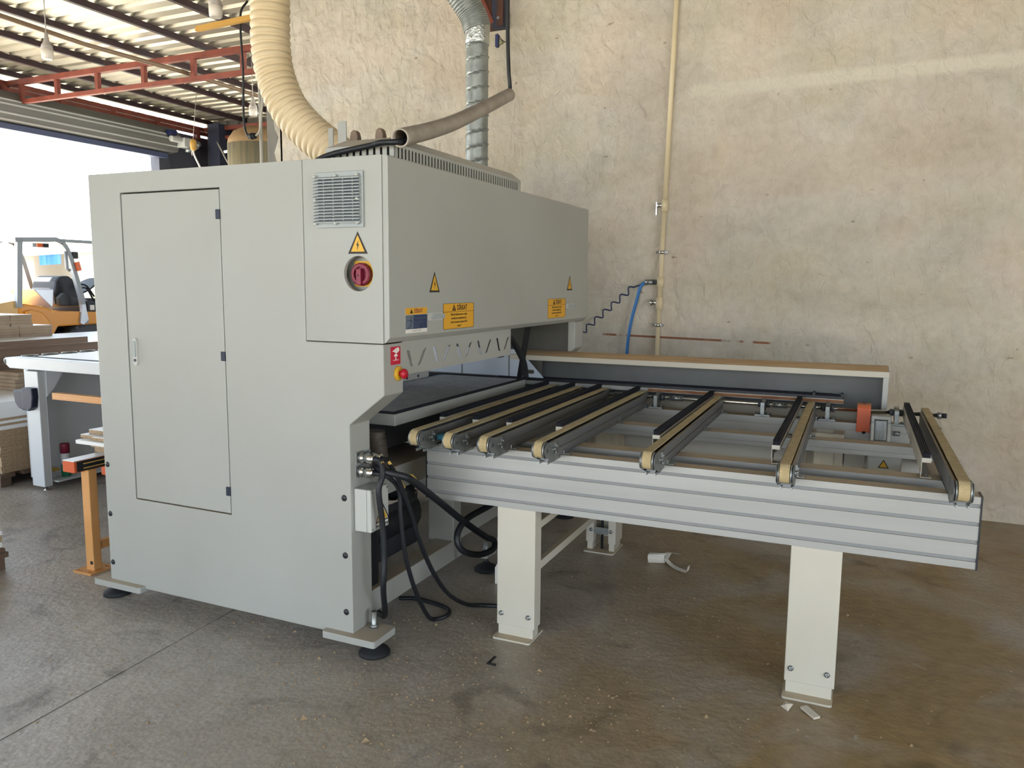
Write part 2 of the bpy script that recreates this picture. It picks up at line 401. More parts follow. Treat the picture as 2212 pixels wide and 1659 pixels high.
def empty(name, loc, label, cat, group=None, rz=0.0, kind=None):
    o = bpy.data.objects.new(name, None); COL.objects.link(o); o.location = loc; o.rotation_euler = (0, 0, rz); o.empty_display_size = 0.05
    ORI[o] = Vector(loc); return tag(o, label, cat, group, kind)
def clone(o, delta=(0, 0, 0), parent=None):
    c = o.copy(); COL.objects.link(c); c.parent = parent
    if o in ORI: ORI[c] = ORI[o] + Vector(delta)
    c.location = ORI[c] - (ORI[parent] if parent is not None else Vector((0, 0, 0)))
    for ch in [x for x in bpy.data.objects if x.parent is o]:
        k = ch.copy(); COL.objects.link(k); k.parent = c; ORI[k] = ORI[ch] + Vector(delta); k.location = ORI[k] - ORI[c]
    return c
def spline(pts, k=8):
    """Catmull-Rom through pts"""
    P = [Vector(p) for p in pts]; P = [P[0] * 2 - P[1]] + P + [P[-1] * 2 - P[-2]]; out = []
    for i in range(1, len(P) - 2):
        a, b, c, d = P[i - 1:i + 3]
        for j in range(k):
            t = j / k
            out.append(0.5 * ((2 * b) + (c - a) * t + (2 * a - 5 * b + 4 * c - d) * t * t + (3 * b - a - 3 * c + d) * t ** 3))
    out.append(P[-2]); return out
def circle(cx, cy, r, n=28): return [(cx + r * math.cos(2 * math.pi * i / n), cy + r * math.sin(2 * math.pi * i / n)) for i in range(n)]
def rrect(x0, x1, y0, y1, r, n=4):
    out = []
    for cx, cy, a in ((x1 - r, y1 - r, 0), (x0 + r, y1 - r, 90), (x0 + r, y0 + r, 180), (x1 - r, y0 + r, 270)):
        for i in range(n + 1):
            t = math.radians(a + 90 * i / n); out.append((cx + r * math.cos(t), cy + r * math.sin(t)))
    return out
def text_part(name, body, size, to3d, material, parent, align='CENTER', squash=1.0, bold=0.0):
    """flat print: to3d maps (u, v, h) to a point"""
    c = bpy.data.curves.new(name, 'FONT'); c.body = body; c.size = size; c.align_x = align; c.align_y = 'CENTER'; c.resolution_u = 3; c.offset = bold
    t = bpy.data.objects.new('tmp', c); COL.objects.link(t); bpy.context.view_layer.update()
    me = t.evaluated_get(bpy.context.evaluated_depsgraph_get()).to_mesh()
    mb = MB(); mb.add([to3d(v.co.x * squash, v.co.y, 0.0) for v in me.vertices], [tuple(p.vertices) for p in me.polygons])
    bpy.data.objects.remove(t); bpy.data.curves.remove(c)
    return mb.build(name, material, parent)

# ------------------------------------------------------------------ the hall
gx = lambda y: -0.80 - 0.063 * y                   # saw-cut joint across the slab
mb = MB(); g = 0.004; dep = 0.012
Y0, Y1 = HY0, HY1
mb.add([(HX0, Y0, 0), (gx(Y0) - g, Y0, 0), (gx(Y1) - g, Y1, 0), (HX0, Y1, 0)], [(0, 1, 2, 3)])
mb.add([(gx(Y0) + g, Y0, 0), (HX1, Y0, 0), (HX1, Y1, 0), (gx(Y1) + g, Y1, 0)], [(0, 1, 2, 3)])
mb.add([(gx(Y0) - g, Y0, 0), (gx(Y0) - g, Y0, -dep), (gx(Y1) - g, Y1, -dep), (gx(Y1) - g, Y1, 0)], [(0, 1, 2, 3)])
mb.add([(gx(Y0) + g, Y0, 0), (gx(Y0) + g, Y0, -dep), (gx(Y1) + g, Y1, -dep), (gx(Y1) + g, Y1, 0)], [(3, 2, 1, 0)])
mb.add([(gx(Y0) - g, Y0, -dep), (gx(Y0) + g, Y0, -dep), (gx(Y1) + g, Y1, -dep), (gx(Y1) - g, Y1, -dep)], [(0, 1, 2, 3)])
tag(mb.build('floor', 'concrete', origin=(0, 0, 0)), 'dusty grey concrete floor with a saw-cut joint', kind='structure')
tag(MB().box(-60, 60, -60, 60, -0.3, -0.02).build('ground', 'ground', origin=(0, 0, 0)), 'sunlit pale yard ground outside the open shutter', kind='structure')

wb = MB().box(WX0 + 0.18, HX1, WY, WY + 0.25, 0, ROOF).build('wall_back', 'plaster', origin=(0, WY, 0))
tag(wb, 'rough plastered wall behind the machine', kind='structure')
# ragged plaster edge and bare concrete column at the wall end
mb = MB(); pts = []
n = 60
for i in range(n + 1):
    z = ROOF * i / n; pts.append((WX0 + 0.13 + 0.025 * math.sin(i * 1.7) + random.uniform(-0.02, 0.02), z))
poly = [(WX0 + 0.20, 0)] + [(WX0 + 0.20, ROOF)] + list(reversed(pts))
mb.prism(poly, 'y', WY, WY + 0.06); mb.build('plaster_edge', 'plaster', wb)
MB().box(WX0, WX0 + 0.18, WY + 0.03, WY + 0.30, 0, ROOF).build('column', 'concrete_rough', wb)
tag(MB().plate([(HY0, 0), (WY + 0.25, 0), (WY + 0.25, ROOF), (HY0, ROOF)], [[(-7.0, 0.001), (-1.0, 0.001), (-1.0, 3.4), (-7.0, 3.4)]], 'x', HX1, HX1 + 0.2).build('wall_right', 'plaster', origin=(HX1, 0, 0)), 'plastered wall at the right end of the hall with an unseen opening added for light', kind='structure')  # doorway out of view, added to brighten the hood front
mb = MB().plate([(HX0, 0), (HX1, 0), (HX1, ROOF), (HX0, ROOF)], [[(-7.0, 0.001), (5.0, 0.001), (5.0, 3.6), (-7.0, 3.6)]], 'y', HY0 - 0.2, HY0)  # doorway out of view, added as frontal light for wall and cabinet
tag(mb.build('wall_front', 'plaster', origin=(0, HY0, 0)), 'plastered wall behind the camera with an unseen opening added for light', kind='structure')
# left wall: piers and lintel around the shutter doorway
mb = MB(); zt = 3.86
mb.box(HX0 - 0.15, HX0, HY0, -3.0, 0, zt)
mb.box(HX0 - 0.15, HX0, 6.48, HY1, 0, zt)
mb.box(HX0 - 0.15, HX0, -3.0, 6.48, 3.5, zt)
tag(mb.build('wall_left', 'cladding_dark', origin=(HX0, 0, 0)), 'dark clad wall with the open shutter doorway', kind='structure')
# back wall of the far bay: vertical ribbed cladding
mb = MB(); y = HY1; xs = []
x = HX0
prof = []
while x < WX0 + 0.4:
    prof += [(x, 0.0), (x + 0.14, 0.0), (x + 0.165, -0.03), (x + 0.215, -0.03)]; x += 0.24
vs = []; fs = []
for i, (px, dy) in enumerate(prof):
    vs += [(px, y + dy, 0), (px, y + dy, ROOF)]
    if i: fs.append((2 * i - 2, 2 * i, 2 * i + 1, 2 * i - 1))
mb.add(vs, fs)
wf = tag(mb.build('wall_far', 'cladding', origin=(0, HY1, 0)), 'ribbed metal cladding at the back of the far bay', kind='structure')
MB().box(HX0, WX0, HY1 - 0.10, HY1 - 0.03, 2.95, 3.05).build('rail', 'truss_red', wf)
MB().box(HX0 + 0.32, HX0 + 0.55, HY1 - 0.30, HY1 - 0.04, 0, ROOF - 0.1).build('post', 'dark_post', wf)
MB().box(HX0 + 1.75, HX0 + 1.79, HY1 - 0.12, HY1 - 0.04, 0, 3.9).build('post', 'truss_red', wf)
tag(MB().box(WX0 + 0.2, HX1, WY + 0.25, WY + 0.45, 0, ROOF).build('wall_bay', 'concrete_rough', origin=(0, WY, 0)), 'bare wall closing the side of the far bay', kind='structure')

# roof: ribbed sheets, purlins, trusses
roof = empty('ceiling', (0, 0, ROOF), 'ribbed metal roof sheets on dark purlins and red trusses', None, kind='structure')
pitch = 0.2; prof = []
for k in range(5):
    y = k * pitch; prof += [(y, 0.0), (y + 0.115, 0.0), (y + 0.135, 0.035), (y + 0.180, 0.035)]
prof.append((1.0, 0.0))
vs = []; fs = []
for i, (py, dz) in enumerate(prof):
    vs += [(HX0 - 0.4, HY0 - 0.3 + py, ROOF + dz), (HX1 + 0.3, HY0 - 0.3 + py, ROOF + dz)]
    if i: fs.append((2 * i - 2, 2 * i - 1, 2 * i + 1, 2 * i))
sheet = MB().add(vs, fs).build('roof_sheet', 'roof_metal', roof)
for k in range(1, 17): clone(sheet, (0, 1.0 * k, 0.0), roof)
PX = [-8.05, -7.35, -6.53, -5.75, -4.93, -4.05, -3.2, -2.3, -1.4, -0.5, 0.4, 1.3, 2.2, 3.1, 4.0, 4.9, 5.8]
pur = MB().box(PX[0] - 0.022, PX[0] + 0.022, HY0, HY1, ROOF - 0.062, ROOF - 0.002).build('purlin', 'purlin', roof)
for x in PX[1:]: clone(pur, (x - PX[0], 0, 0), roof)
def truss_x(y, x0, x1, zt, zb, posts, sag=0.0):
    t = MB().box(x0, x1, y - 0.03, y + 0.03, zt - 0.06, zt).build('truss', 'truss_red', roof)
    MB().box(x0 + 0.35, x1, y - 0.025, y + 0.025, zb - 0.05, zb).build('bottom_chord', 'truss_red', t)
    for p in posts: MB().box(p - 0.025, p + 0.025, y - 0.024, y + 0.024, zb, zt - 0.06).build('web_post', 'truss_red', t)
truss_x(4.15, HX0, WX0 + 0.1, ROOF - 0.12, 3.76, [-7.85, -7.2, -6.5, -5.75, -5.0, -4.3])
truss_x(HY1 - 0.15, HX0, WX0 + 0.1, ROOF - 0.12, 3.85, [-7.3, -6.0, -4.7])
for yy in (-0.6, -5.0): truss_x(yy, HX0, HX1, ROOF - 0.12, 3.76, [-7.5 + 0.9 * i for i in range(16)])
t = MB().box(HX0 + 0.05, HX0 + 0.11, -0.6, HY1, ROOF - 0.18, ROOF - 0.12).build('lintel_truss', 'truss_red', roof)
MB().box(HX0 + 0.055, HX0 + 0.105, -0.6, HY1, 3.88, 3.93).build('bottom_chord', 'truss_red', t)
for k in range(10): MB().box(HX0 + 0.04, HX0 + 0.12, 0.15 + 0.78 * k, 0.22 + 0.78 * k, 3.80, ROOF - 0.18).build('web_post', 'truss_red', t)

# rolled-up shutter over the doorway
sh = empty('roller_shutter', (HX0 + 0.2, 3.0, 3.4), 'grey roller shutter rolled up over the bright doorway', 'shutter')
mb = MB().prism([(HX0, 3.46), (HX0 + 0.30, 3.50), (HX0 + 0.36, 3.62), (HX0 + 0.36, 3.74), (HX0 + 0.28, 3.84), (HX0, 3.86)], 'y', -3.0, 6.6)
mb.build('housing', 'shutter', sh, bevel=0.004)
for z, xx in ((3.56, 0.335), (3.66, 0.366), (3.71, 0.366)): MB().box(HX0 + xx - 0.008, HX0 + xx + 0.006, -3.0, 6.6, z, z + 0.018).build('rib', 'light_grey', sh)
MB().box(HX0 + 0.02, HX0 + 0.20, -3.0, 6.5, 3.40, 3.47).build('bottom_bar', 'shutter_dark', sh)
MB().box(HX0 + 0.0, HX0 + 0.12, 6.40, 6.60, 0, 3.5).build('guide', 'cladding_dark', sh)
mo = MB().box(HX0 + 0.34, HX0 + 0.50, 6.55, 6.78, 3.56, 3.70).cyl((HX0 + 0.42, 6.36, 3.66), (HX0 + 0.42, 6.55, 3.66), 0.045, 14).build('motor', 'light_grey', sh, bevel=0.01)
MB().box(HX0 + 0.36, HX0 + 0.46, 6.33, 6.45, 3.71, 3.78).build('motor_box', 'terminal_blue', sh, bevel=0.005)
MB().cyl((HX0 + 0.45, 6.68, 3.50), (HX0 + 0.45, 6.68, 3.56), 0.06, 12).cyl((HX0 + 0.45, 6.80, 3.60), (HX0 + 0.45, 6.87, 3.66), 0.05, 10).build('gear_housing', 'zinc', sh)
# pull handle on its cord
hd = empty('pull_cord', (-6.9, 5.94, 3.0), 'white pull cord with tan wooden grip hanging by the shutter motor', 'cord')
MB().tube(spline([(-7.70, 6.70, 3.58), (-7.4, 6.4, 3.40), (-7.1, 6.1, 3.36), (-6.93, 5.95, 3.38)], 6), 0.007, 6).build('cord', 'bulb_base', hd)
MB().lathe([(0.018, 0), (0.040, 0.02), (0.045, 0.10), (0.035, 0.15), (0.01, 0.16)], (-6.9, 5.94, 3.36), n=12).build('grip', 'wood_bar', hd)
MB().tube(spline([(-6.9, 5.94, 3.37), (-6.88, 5.93, 3.30), (-6.80, 5.97, 3.10), (-6.70, 6.02, 2.85), (-6.6, 6.05, 2.5)], 5), 0.012, 6).build('lower_cord', 'print_white', hd)
MB().tube([(-6.9, 5.94, 3.51), (-6.88, 5.96, 3.8), (-6.85, 5.98, ROOF - 0.005)], 0.004, 5).build('hanger_wire', 'bulb_base', hd)

# ------------------------------------------------------------------ the drilling machine
MX0, H, HB = -1.42, 2.025, 0.098
E_, ZB, SEAM, HW = 0.165, 1.3155, -0.2025, 2.316
PT = 0.14                                            # pedestal thickness
M = empty('drilling_machine', (-0.6, 1.1, 0), 'large off-white panel drilling machine with hinged hood and side cabinet', 'machine')
# near pedestal: cabinet side
side = [(MX0, HB), (0.0, HB), (0.0, 0.985), (E_, 1.113), (E_, ZB - 0.003), (SEAM - 0.003, ZB - 0.003), (SEAM - 0.003, H), (MX0, H)]
doorh = [(-1.222, 0.533), (-0.636, 0.533), (-0.636, 1.937), (-1.222, 1.937)]
ped = MB().plate(side, [doorh], 'y', 0.0, PT).build('cabinet_side', 'white_paint', M, bevel=0.004)
MB().box(-1.22, -0.638, 0.03, PT - 0.01, 0.535, 1.935).build('door_recess', 'dark_inside', M)
dr = MB().box(-1.216, -0.641, 0.002, 0.028, 0.538, 1.931).build('cabinet_door', 'white_paint', M, bevel=0.003)
for z in (1.828, 1.231, 0.638): MB().box(-0.659, -0.636, -0.004, 0.02, z - 0.020, z + 0.020).build('hinge', 'navy_plastic', dr, bevel=0.002)
MB().prism(rrect(-1.182, -1.157, 1.166, 1.290, 0.012), 'y', -0.007, 0.004).build('lock_plate', 'light_grey', dr, bevel=0.002)
MB().prism(rrect(-1.177, -1.162, 1.205, 1.279, 0.007), 'y', -0.012, -0.006).build('lock_handle', 'grille', dr, bevel=0.002)
MB().cyl((-1.1695, -0.010, 1.190), (-1.1695, -0.002, 1.190), 0.007, 12).build('keyhole', 'groove', dr)
cap = MB().lathe([(0.0132, 0.0), (0.0132, 0.0015), (0.009, 0.004), (0.001, 0.005)], (-1.3995, 0.0, 0.681), axis=(0, -1, 0), n=18).build('bolt_cap', 'black_plastic', M)
for x, z in ((-1.3995, 0.44), (-1.3995, 0.199), (-0.032, 0.683), (-0.032, 0.442), (-0.032, 0.2)): clone(cap, (x + 1.3995, 0, z - 0.681), M)
tag(cap, 'black plastic bolt cap')
# electrical box cover with the main switch hole
swx, swz, swr = 0.0545, 1.583, 0.067
cov = [(SEAM, ZB), (E_, ZB), (E_, H), (SEAM, H)]
MB().plate(cov, [circle(swx, swz, swr, 40)], 'y', 0.0, 0.018).build('electrical_box_cover', 'white_paint', M, bevel=0.002)
mb = MB().box(SEAM, SEAM + 0.01, 0.018, PT, ZB, H).box(E_ - 0.01, E_, 0.018, PT, ZB, H).box(SEAM, E_, 0.018, PT, ZB, ZB + 0.01).box(SEAM, E_, 0.018, PT, H - 0.01, H)
mb.build('electrical_box', 'white_paint', M)
MB().box(SEAM + 0.012, E_ - 0.012, 0.062, 0.075, swz - 0.10, swz + 0.10).build('switch_recess', 'light_grey', M)
ys = MB().prism(rrect(swx - 0.050, swx + 0.048, swz - 0.050, swz + 0.050, 0.008), 'y', 0.046, 0.062).build('switch_plate', 'yellow', M)
sc_ = Vector((swx - 0.010, 0, swz - 0.002))
MB().lathe([(0.045, 0), (0.045, 0.018), (0.040, 0.022), (0.030, 0.022), (0.030, 0.010), (0.001, 0.010)], (sc_.x, 0.046, sc_.z), axis=(0, -1, 0), n=14, smooth=False).build('switch_collar', 'wine', ys)
MB().box(sc_.x - 0.011, sc_.x + 0.011, 0.012, 0.040, sc_.z - 0.042, sc_.z + 0.022).build('switch_lever', 'wine', ys, bevel=0.003)
MB().cyl((sc_.x, 0.0125, sc_.z - 0.005), (sc_.x, 0.0115, sc_.z - 0.005), 0.004, 10).build('lever_hole', 'print_black', ys)
# filter grille with louvres
gx0, gx1, gz0, gz1 = -0.137, 0.087, 1.759, 1.970
gr = MB().box(gx0, gx1, -0.010, 0.0, gz0, gz1).build('filter_grille', 'grille', M, bevel=0.003)
MB().box(gx0 + 0.018, gx1 - 0.016, -0.012, -0.009, gz0 + 0.02, gz1 - 0.02).build('grille_opening', 'navy_plastic', gr)
nl = 15; ph = (gz1 - gz0 - 0.034) / nl
lv = None
for k in range(nl):
    z = gz0 + 0.020 + k * ph
    if lv is None:
        lv = MB().prism([(-0.010, z + 0.001), (-0.026, z - 0.003), (-0.026, z + 0.001), (-0.012, z + ph * 0.62)], 'x', gx0, gx1 - 0.006).build('louvre', 'grille', gr)
    else: clone(lv, (0, 0, k * ph), gr)
for k, x in enumerate((gx0 + 0.045, gx0 + 0.09, gx0 + 0.135, gx0 + 0.18)): MB().box(x - 0.002, x + 0.002, -0.0145, -0.011, gz0 + 0.02, gz1 - 0.02).build('mullion', 'grille', gr)
for x in (gx0 + 0.010, gx0 + 0.105, gx1 - 0.018):
    for z in (gz0 + 0.016, gz1 - 0.016, gz0 + 0.105):
        if z == gz0 + 0.105 and x == gx0 + 0.105: continue
        MB().lathe([(0.006, 0), (0.006, 0.014), (0.003, 0.018), (0.001, 0.018)], (x, -0.012, z), axis=(0, -1, 0), n=10).build('clip', 'light_grey', gr)
# hood: body, front door, sheet below
MB().box(-1.15, E_ - 0.002, PT, HW, ZB, H - 0.005).build('hood_body', 'white_paint', M, bevel=0.003)
hd_poly = [(E_ + 0.001, 1.318), (0.171, 1.318), (0.191, 1.338), (0.191, 2.018), (0.186, 2.0235), (E_ + 0.001, 2.0235)]
hdoor = MB().prism(hd_poly, 'y', 0.004, HW).build('hood_door', 'white_paint', M, bevel=0.002)
def latch(y0, y1, z):
    h = MB().prism(rrect(y0, y1, z - 0.016, z + 0.016, 0.010), 'x', 0.191, 0.197).build('latch', 'light_grey', hdoor, bevel=0.002)
    MB().prism(rrect(y0 + 0.02, y1 - 0.004, z - 0.010, z + 0.010, 0.009), 'x', 0.197, 0.209).build('latch_handle', 'grille', hdoor, bevel=0.003)
latch(0.292, 0.413, 1.4105); latch(1.934, 2.058, 1.416)
# slotted skirt under the hood with slanted cut-outs
holes = []
for k in range(5):
    t = 0.188 + 0.2115 * k; holes.append([(t - 0.012, 1.278), (t + 0.012, 1.275), (t + 0.040, 1.208), (t + 0.017, 1.212)])
    t = 0.331 + 0.2115 * k; holes.append([(t - 0.020, 1.272), (t + 0.006, 1.279), (t - 0.046, 1.214), (t - 0.068, 1.208)][::-1])
MB().plate([(PT, 1.180), (1.198, 1.180), (1.198, ZB), (PT, ZB)], holes, 'x', E_ - 0.010, E_ - 0.006).build('slotted_skirt', 'white_paint', M)
# emergency stop
MB().box(E_, E_ + 0.0015, 0.049, 0.118, 1.229, 1.300).build('stop_sign', 'sign_red', M)
est = MB().lathe([(0.030, 0), (0.030, 0.006), (0.022, 0.010), (0.001, 0.010)], (E_, 0.100, 1.192), axis=(1, 0, 0), n=20).build('emergency_stop', 'yellow', M)
MB().lathe([(0.010, 0), (0.012, 0.008), (0.018, 0.012), (0.021, 0.020), (0.018, 0.028), (0.001, 0.031)], (E_ + 0.010, 0.100, 1.192), axis=(1, 0, 0), n=20).build('stop_button', 'red', est)
stopm = lambda y, z: (E_ + 0.0021, y, z)
hand = [(0.058, 1.282), (0.072, 1.288), (0.086, 1.294), (0.106, 1.296), (0.110, 1.284), (0.100, 1.277), (0.088, 1.272), (0.076, 1.278)]
mb = MB().prism(hand, 'x', E_ + 0.0015, E_ + 0.0021)
mb.prism([(0.070, 1.262), (0.075, 1.269), (0.084, 1.272), (0.093, 1.269), (0.098, 1.262)], 'x', E_ + 0.0015, E_ + 0.0021)
mb.box(E_ + 0.0015, E_ + 0.0021, 0.081, 0.087, 1.246, 1.262).box(E_ + 0.0015, E_ + 0.0021, 0.064, 0.104, 1.2455, 1.2475)
mb.build('stop_pictogram', 'print_white', M)
# far pedestal, inner cross parts
MB().prism([(MX0, HB), (0.0, HB), (0.0, 0.985), (E_, 1.145), (E_, ZB - 0.002), (MX0, ZB - 0.002)], 'y', HW - 0.145, HW).build('far_side', 'white_paint', M, bevel=0.004)
MB().box(-1.3, 0.12, HW - 0.152, HW - 0.146, 1.0, ZB - 0.004).build('inner_liner', 'liner', M)
# black strip curtain hanging under the hood's far end
strips = [(0.10, 1.52, 1.60), (0.07, 1.74, 1.83)]
MB().bar((0.06, 1.66, ZB - 0.002), (-0.02, 1.72, 0.98), 0.085, 0.004, (1, 0, 0)).build('curtain_strip', 'rubber', M)
MB().tube(spline([(0.10, 1.27, 1.312), (0.06, 1.36, 1.27), (0.04, 1.50, 1.22), (0.05, 1.62, 1.10), (0.05, 1.66, 1.0)], 6), 0.018, 8).build('curtain_strip', 'rubber', M)
MB().box(-0.02, 0.10, 1.20, 1.26, 1.16, ZB - 0.001).build('guide_block', 'rubber', M, bevel=0.01)
# inner white sheet with slot, left of the guide housing
sh_ = [(-1.25, 0.962), (0.02, 0.962), (-0.10, 1.085), (-0.15, 1.135), (-1.25, 1.135)]
MB().plate(sh_, [rrect(-0.135, -0.045, 0.985, 1.010, 0.012)], 'y', 2.010, 2.014).build('inner_sheet', 'sheet_blue', M)
MB().box(-1.0, 0.0, 2.03, 2.034, 0.97, 1.1).build('inner_liner', 'liner', M)
for x in (-0.22, -0.56): MB().box(x - 0.004, x + 0.004, 2.0085, 2.0135, 0.963, 1.13).build('sheet_joint', 'grey_paint', M)
# drilling head
MB().box(-0.72, -0.48, 1.05, 1.45, 1.00, 1.20).build('drilling_head', 'light_grey', M, bevel=0.01)
MB().box(-0.62, -0.50, 0.75, 1.05, 1.02, 1.16).build('drilling_head', 'white_paint', M, bevel=0.008)
mb = MB()
for k in range(6): mb.cyl((-0.479, 1.08 + 0.06 * k, 1.02 + 0.04 * (k % 2)), (-0.476, 1.08 + 0.06 * k, 1.02 + 0.04 * (k % 2)), 0.008, 8)
mb.build('head_screws', 'dark_inside', M)['kind'] = 'stuff'
# work table in the machine
wt = MB().box(-1.38, -0.078, 0.452, 1.95, 0.900, 0.955).build('work_table', 'white_paint', M, bevel=0.004)
MB().box(-1.36, -0.10, 0.472, 1.93, 0.955, 0.9575).build('table_surface', 'table_phenolic', wt)
mb = MB().box(-0.100, -0.078, 0.452, 1.95, 0.955, 0.9635).box(-1.38, -0.100, 0.452, 0.474, 0.955, 0.9635).box(-1.38, -0.1, 1.93, 1.95, 0.955, 0.9635)
mb.build('table_rim', 'brush', wt)
MB().box(-0.80, -0.68, 0.474, 1.93, 0.9575, 0.963).build('table_brush', 'brush', wt)
mb = MB()
for i in range(7):
    for j in range(16): mb.cyl((-0.16 - 0.08 * i, 0.52 + 0.085 * j, 0.9576), (-0.16 - 0.08 * i, 0.52 + 0.085 * j, 0.9582), 0.0035, 6)
mb.build('air_nozzles', 'dark_inside', wt)['kind'] = 'stuff'
MB().box(-1.2, -0.16, 0.50, 1.90, 0.78, 0.895).build('table_underframe', 'dark_inside', M)
MB().box(-1.2, -0.105, PT, 1.0, 0.585, 0.70).build('cross_beam', 'white_paint', M, bevel=0.005)
pts = [(-0.10 - 0.001 * math.sin(i), 0.34 + 0.012 * math.sin(i * 0.12), 0.70 + 0.2 * i / 40) for i in range(41)]
MB().tube(pts, [0.038 + 0.005 * (i % 2) for i in range(41)], 14).build('suction_pipe', 'hose_dark', M)
# base frame, feet
MB().box(-0.16, -0.05, PT, 1.0, 0.105, 0.21).build('base_beam', 'white_paint', M, bevel=0.005)
MB().box(-0.20, -0.05, 0.955, 1.04, 0.105, 0.60).build('base_post', 'white_paint', M, bevel=0.004)
MB().box(-0.16, -0.05, 1.04, HW - 0.145, 0.20, 0.30).build('base_beam', 'white_paint', M, bevel=0.005)
MB().box(-1.35, -1.20, PT, HW - 0.145, 0.105, 0.21).build('base_beam', 'white_paint', M, bevel=0.005)
def foot(x0, x1, y0, y1, sx, sy, tall):
    MB().prism(rrect(x0, x1, y0, y1, 0.012), 'z', 0.085, 0.114).build('foot_plate', 'white_paint', M, bevel=0.003)
    p = MB().lathe([(0.066, 0.0), (0.066, 0.010), (0.058, 0.020), (0.030, 0.034), (0.012, 0.05), (0.012, 0.085)], (sx, sy, 0.0), n=24).build('levelling_foot', 'rubber', M)
    MB().cyl((sx, sy, 0.114), (sx, sy, 0.128), 0.019, 6).build('nut', 'zinc', p)
    MB().cyl((sx, sy, 0.05), (sx, sy, tall), 0.0125, 14).build('stud', 'zinc', p)
foot(-0.135, 0.125, -0.035, 0.13, 0.045, 0.085, 0.185)
foot(-1.50, -1.19, -0.035, 0.13, -1.475, 0.075, 0.125)
foot(-0.10, 0.075, 1.10, 1.22, 0.04, 1.16, 0.16)
foot(-1.47, -1.19, HW - 0.1, HW + 0.02, -1.44, HW - 0.04, 0.125)
foot(-0.135, 0.125, HW - 0.1, HW + 0.03, 0.075, HW - 0.04, 0.185)
# dark machinery inside the base
pump = MB().box(-0.75, -0.20, 0.24, 0.86, 0.215, 0.50).build('vacuum_pump', 'dark_inside', M, bevel=0.02)
MB().cyl((-0.30, 0.30, 0.38), (-0.30, 0.85, 0.38), 0.12, 18).build('pump_cylinder', 'black_plastic', pump)
MB().box(-0.197, -0.19, 0.60, 0.72, 0.37, 0.385).build('pump_stripe', 'wine', pump)
MB().box(-0.30, -0.08, 0.145, 0.33, 0.12, 0.55).build('pump_box', 'black_plastic', pump, bevel=0.03)
mb = MB(); N = 9
vs = []; fs = []
for i in range(N):
    for j in range(N):
        vs.append((-0.42 + 0.32 * i / (N - 1), 0.30 + 0.42 * j / (N - 1), 0.515 + 0.035 * math.sin(i * 1.9 + j) * math.cos(j * 1.3) + 0.02 * (i / N)))
        if i and j: a = i * N + j; fs.append((a, a - 1, a - N - 1, a - N))
mb.add(vs, fs); mb.build('dust_sheet', 'film', M)
MB().lathe([(0.05, 0), (0.075, 0.02), (0.07, 0.06), (0.03, 0.09), (0.001, 0.095)], (-0.16, 0.62, 0.505), n=10).build('rubber_sleeve', 'rubber', M)
# vent box on the hood roof
vx0, vx1, vy0, vy1, vz0, vz1, vzt = -0.205, 0.125, 0.155, 1.385, H - 0.006, 2.093, 2.126
vb = empty('roof_vent', (0, 0, 0), 'slotted vent cover', None); vb.parent = M; vb.location = Vector((vx0, vy0, vz0)) - ORI[M]; ORI[vb] = Vector((vx0, vy0, vz0)); del vb['label']
def slot(c, z0, z1, wd): return [(c - wd, z0), (c + wd, z0), (c + wd, z1 - wd), (c + wd * 0.5, z1 - 0.15 * wd), (c - wd * 0.5, z1 - 0.15 * wd), (c - wd, z1 - wd)]
hl = [slot(vy0 + 0.03 + 0.0262 * k, vz0 + 0.020, vz1 - 0.010, 0.0055) for k in range(46)]
MB().plate([(vy0, vz0), (vy1, vz0), (vy1, vz1), (vy0, vz1)], hl, 'x', vx1 - 0.002, vx1).build('front_sheet', 'white_paint', vb)
hl = [slot(vx0 + 0.040 + 0.0325 * k, vz0 + 0.015, vz1 - 0.010, 0.0060) for k in range(9)]
MB().plate([(vx0, vz0), (vx1, vz0), (vx1, vz1), (vx0, vz1)], hl, 'y', vy0, vy0 + 0.002).build('side_sheet', 'white_paint', vb)
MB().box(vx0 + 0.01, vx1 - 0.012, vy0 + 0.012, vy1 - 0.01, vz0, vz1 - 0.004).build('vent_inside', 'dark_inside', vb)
mb = MB(); i_ = 0.055
A = [(vx0, vy0, vz1), (vx1, vy0, vz1), (vx1, vy1, vz1), (vx0, vy1, vz1)]
B_ = [(vx0 + i_, vy0 + i_, vzt), (vx1 - 0.03, vy0 + i_, vzt), (vx1 - 0.03, vy1 - i_, vzt), (vx0 + i_, vy1 - i_, vzt)]
mb.add(A + B_, [(4, 5, 6, 7), (0, 1, 5, 4), (1, 2, 6, 5), (2, 3, 7, 6), (3, 0, 4, 7)])
MB.build(mb, 'lid', 'white_paint', vb)
# lifting lugs and bracket behind the vent
for x, y in ((-0.457, 0.70), (-0.312, 0.70)):
    pl = [(x - 0.022, 2.02), (x + 0.022, 2.02), (x + 0.022, 2.248), (x + 0.016, 2.270), (x, 2.280), (x - 0.016, 2.270), (x - 0.022, 2.248)]
    MB().prism(pl, 'y', y, y + 0.035).build('lifting_lug', 'lug', M, bevel=0.004)
MB().box(-0.54, -0.492, 0.69, 0.696, 2.015, 2.321).build('bracket', 'white_paint', M)
MB().box(-0.72, -0.69, 0.85, 0.856, 2.015, 2.33).build('bracket', 'white_paint', M)
MB().lathe([(0.125, 0), (0.125, 0.04), (0.112, 0.045), (0.112, 0.11)], (-0.72, 1.2, 2.018), n=28).build('hose_collar', 'white_paint', M)

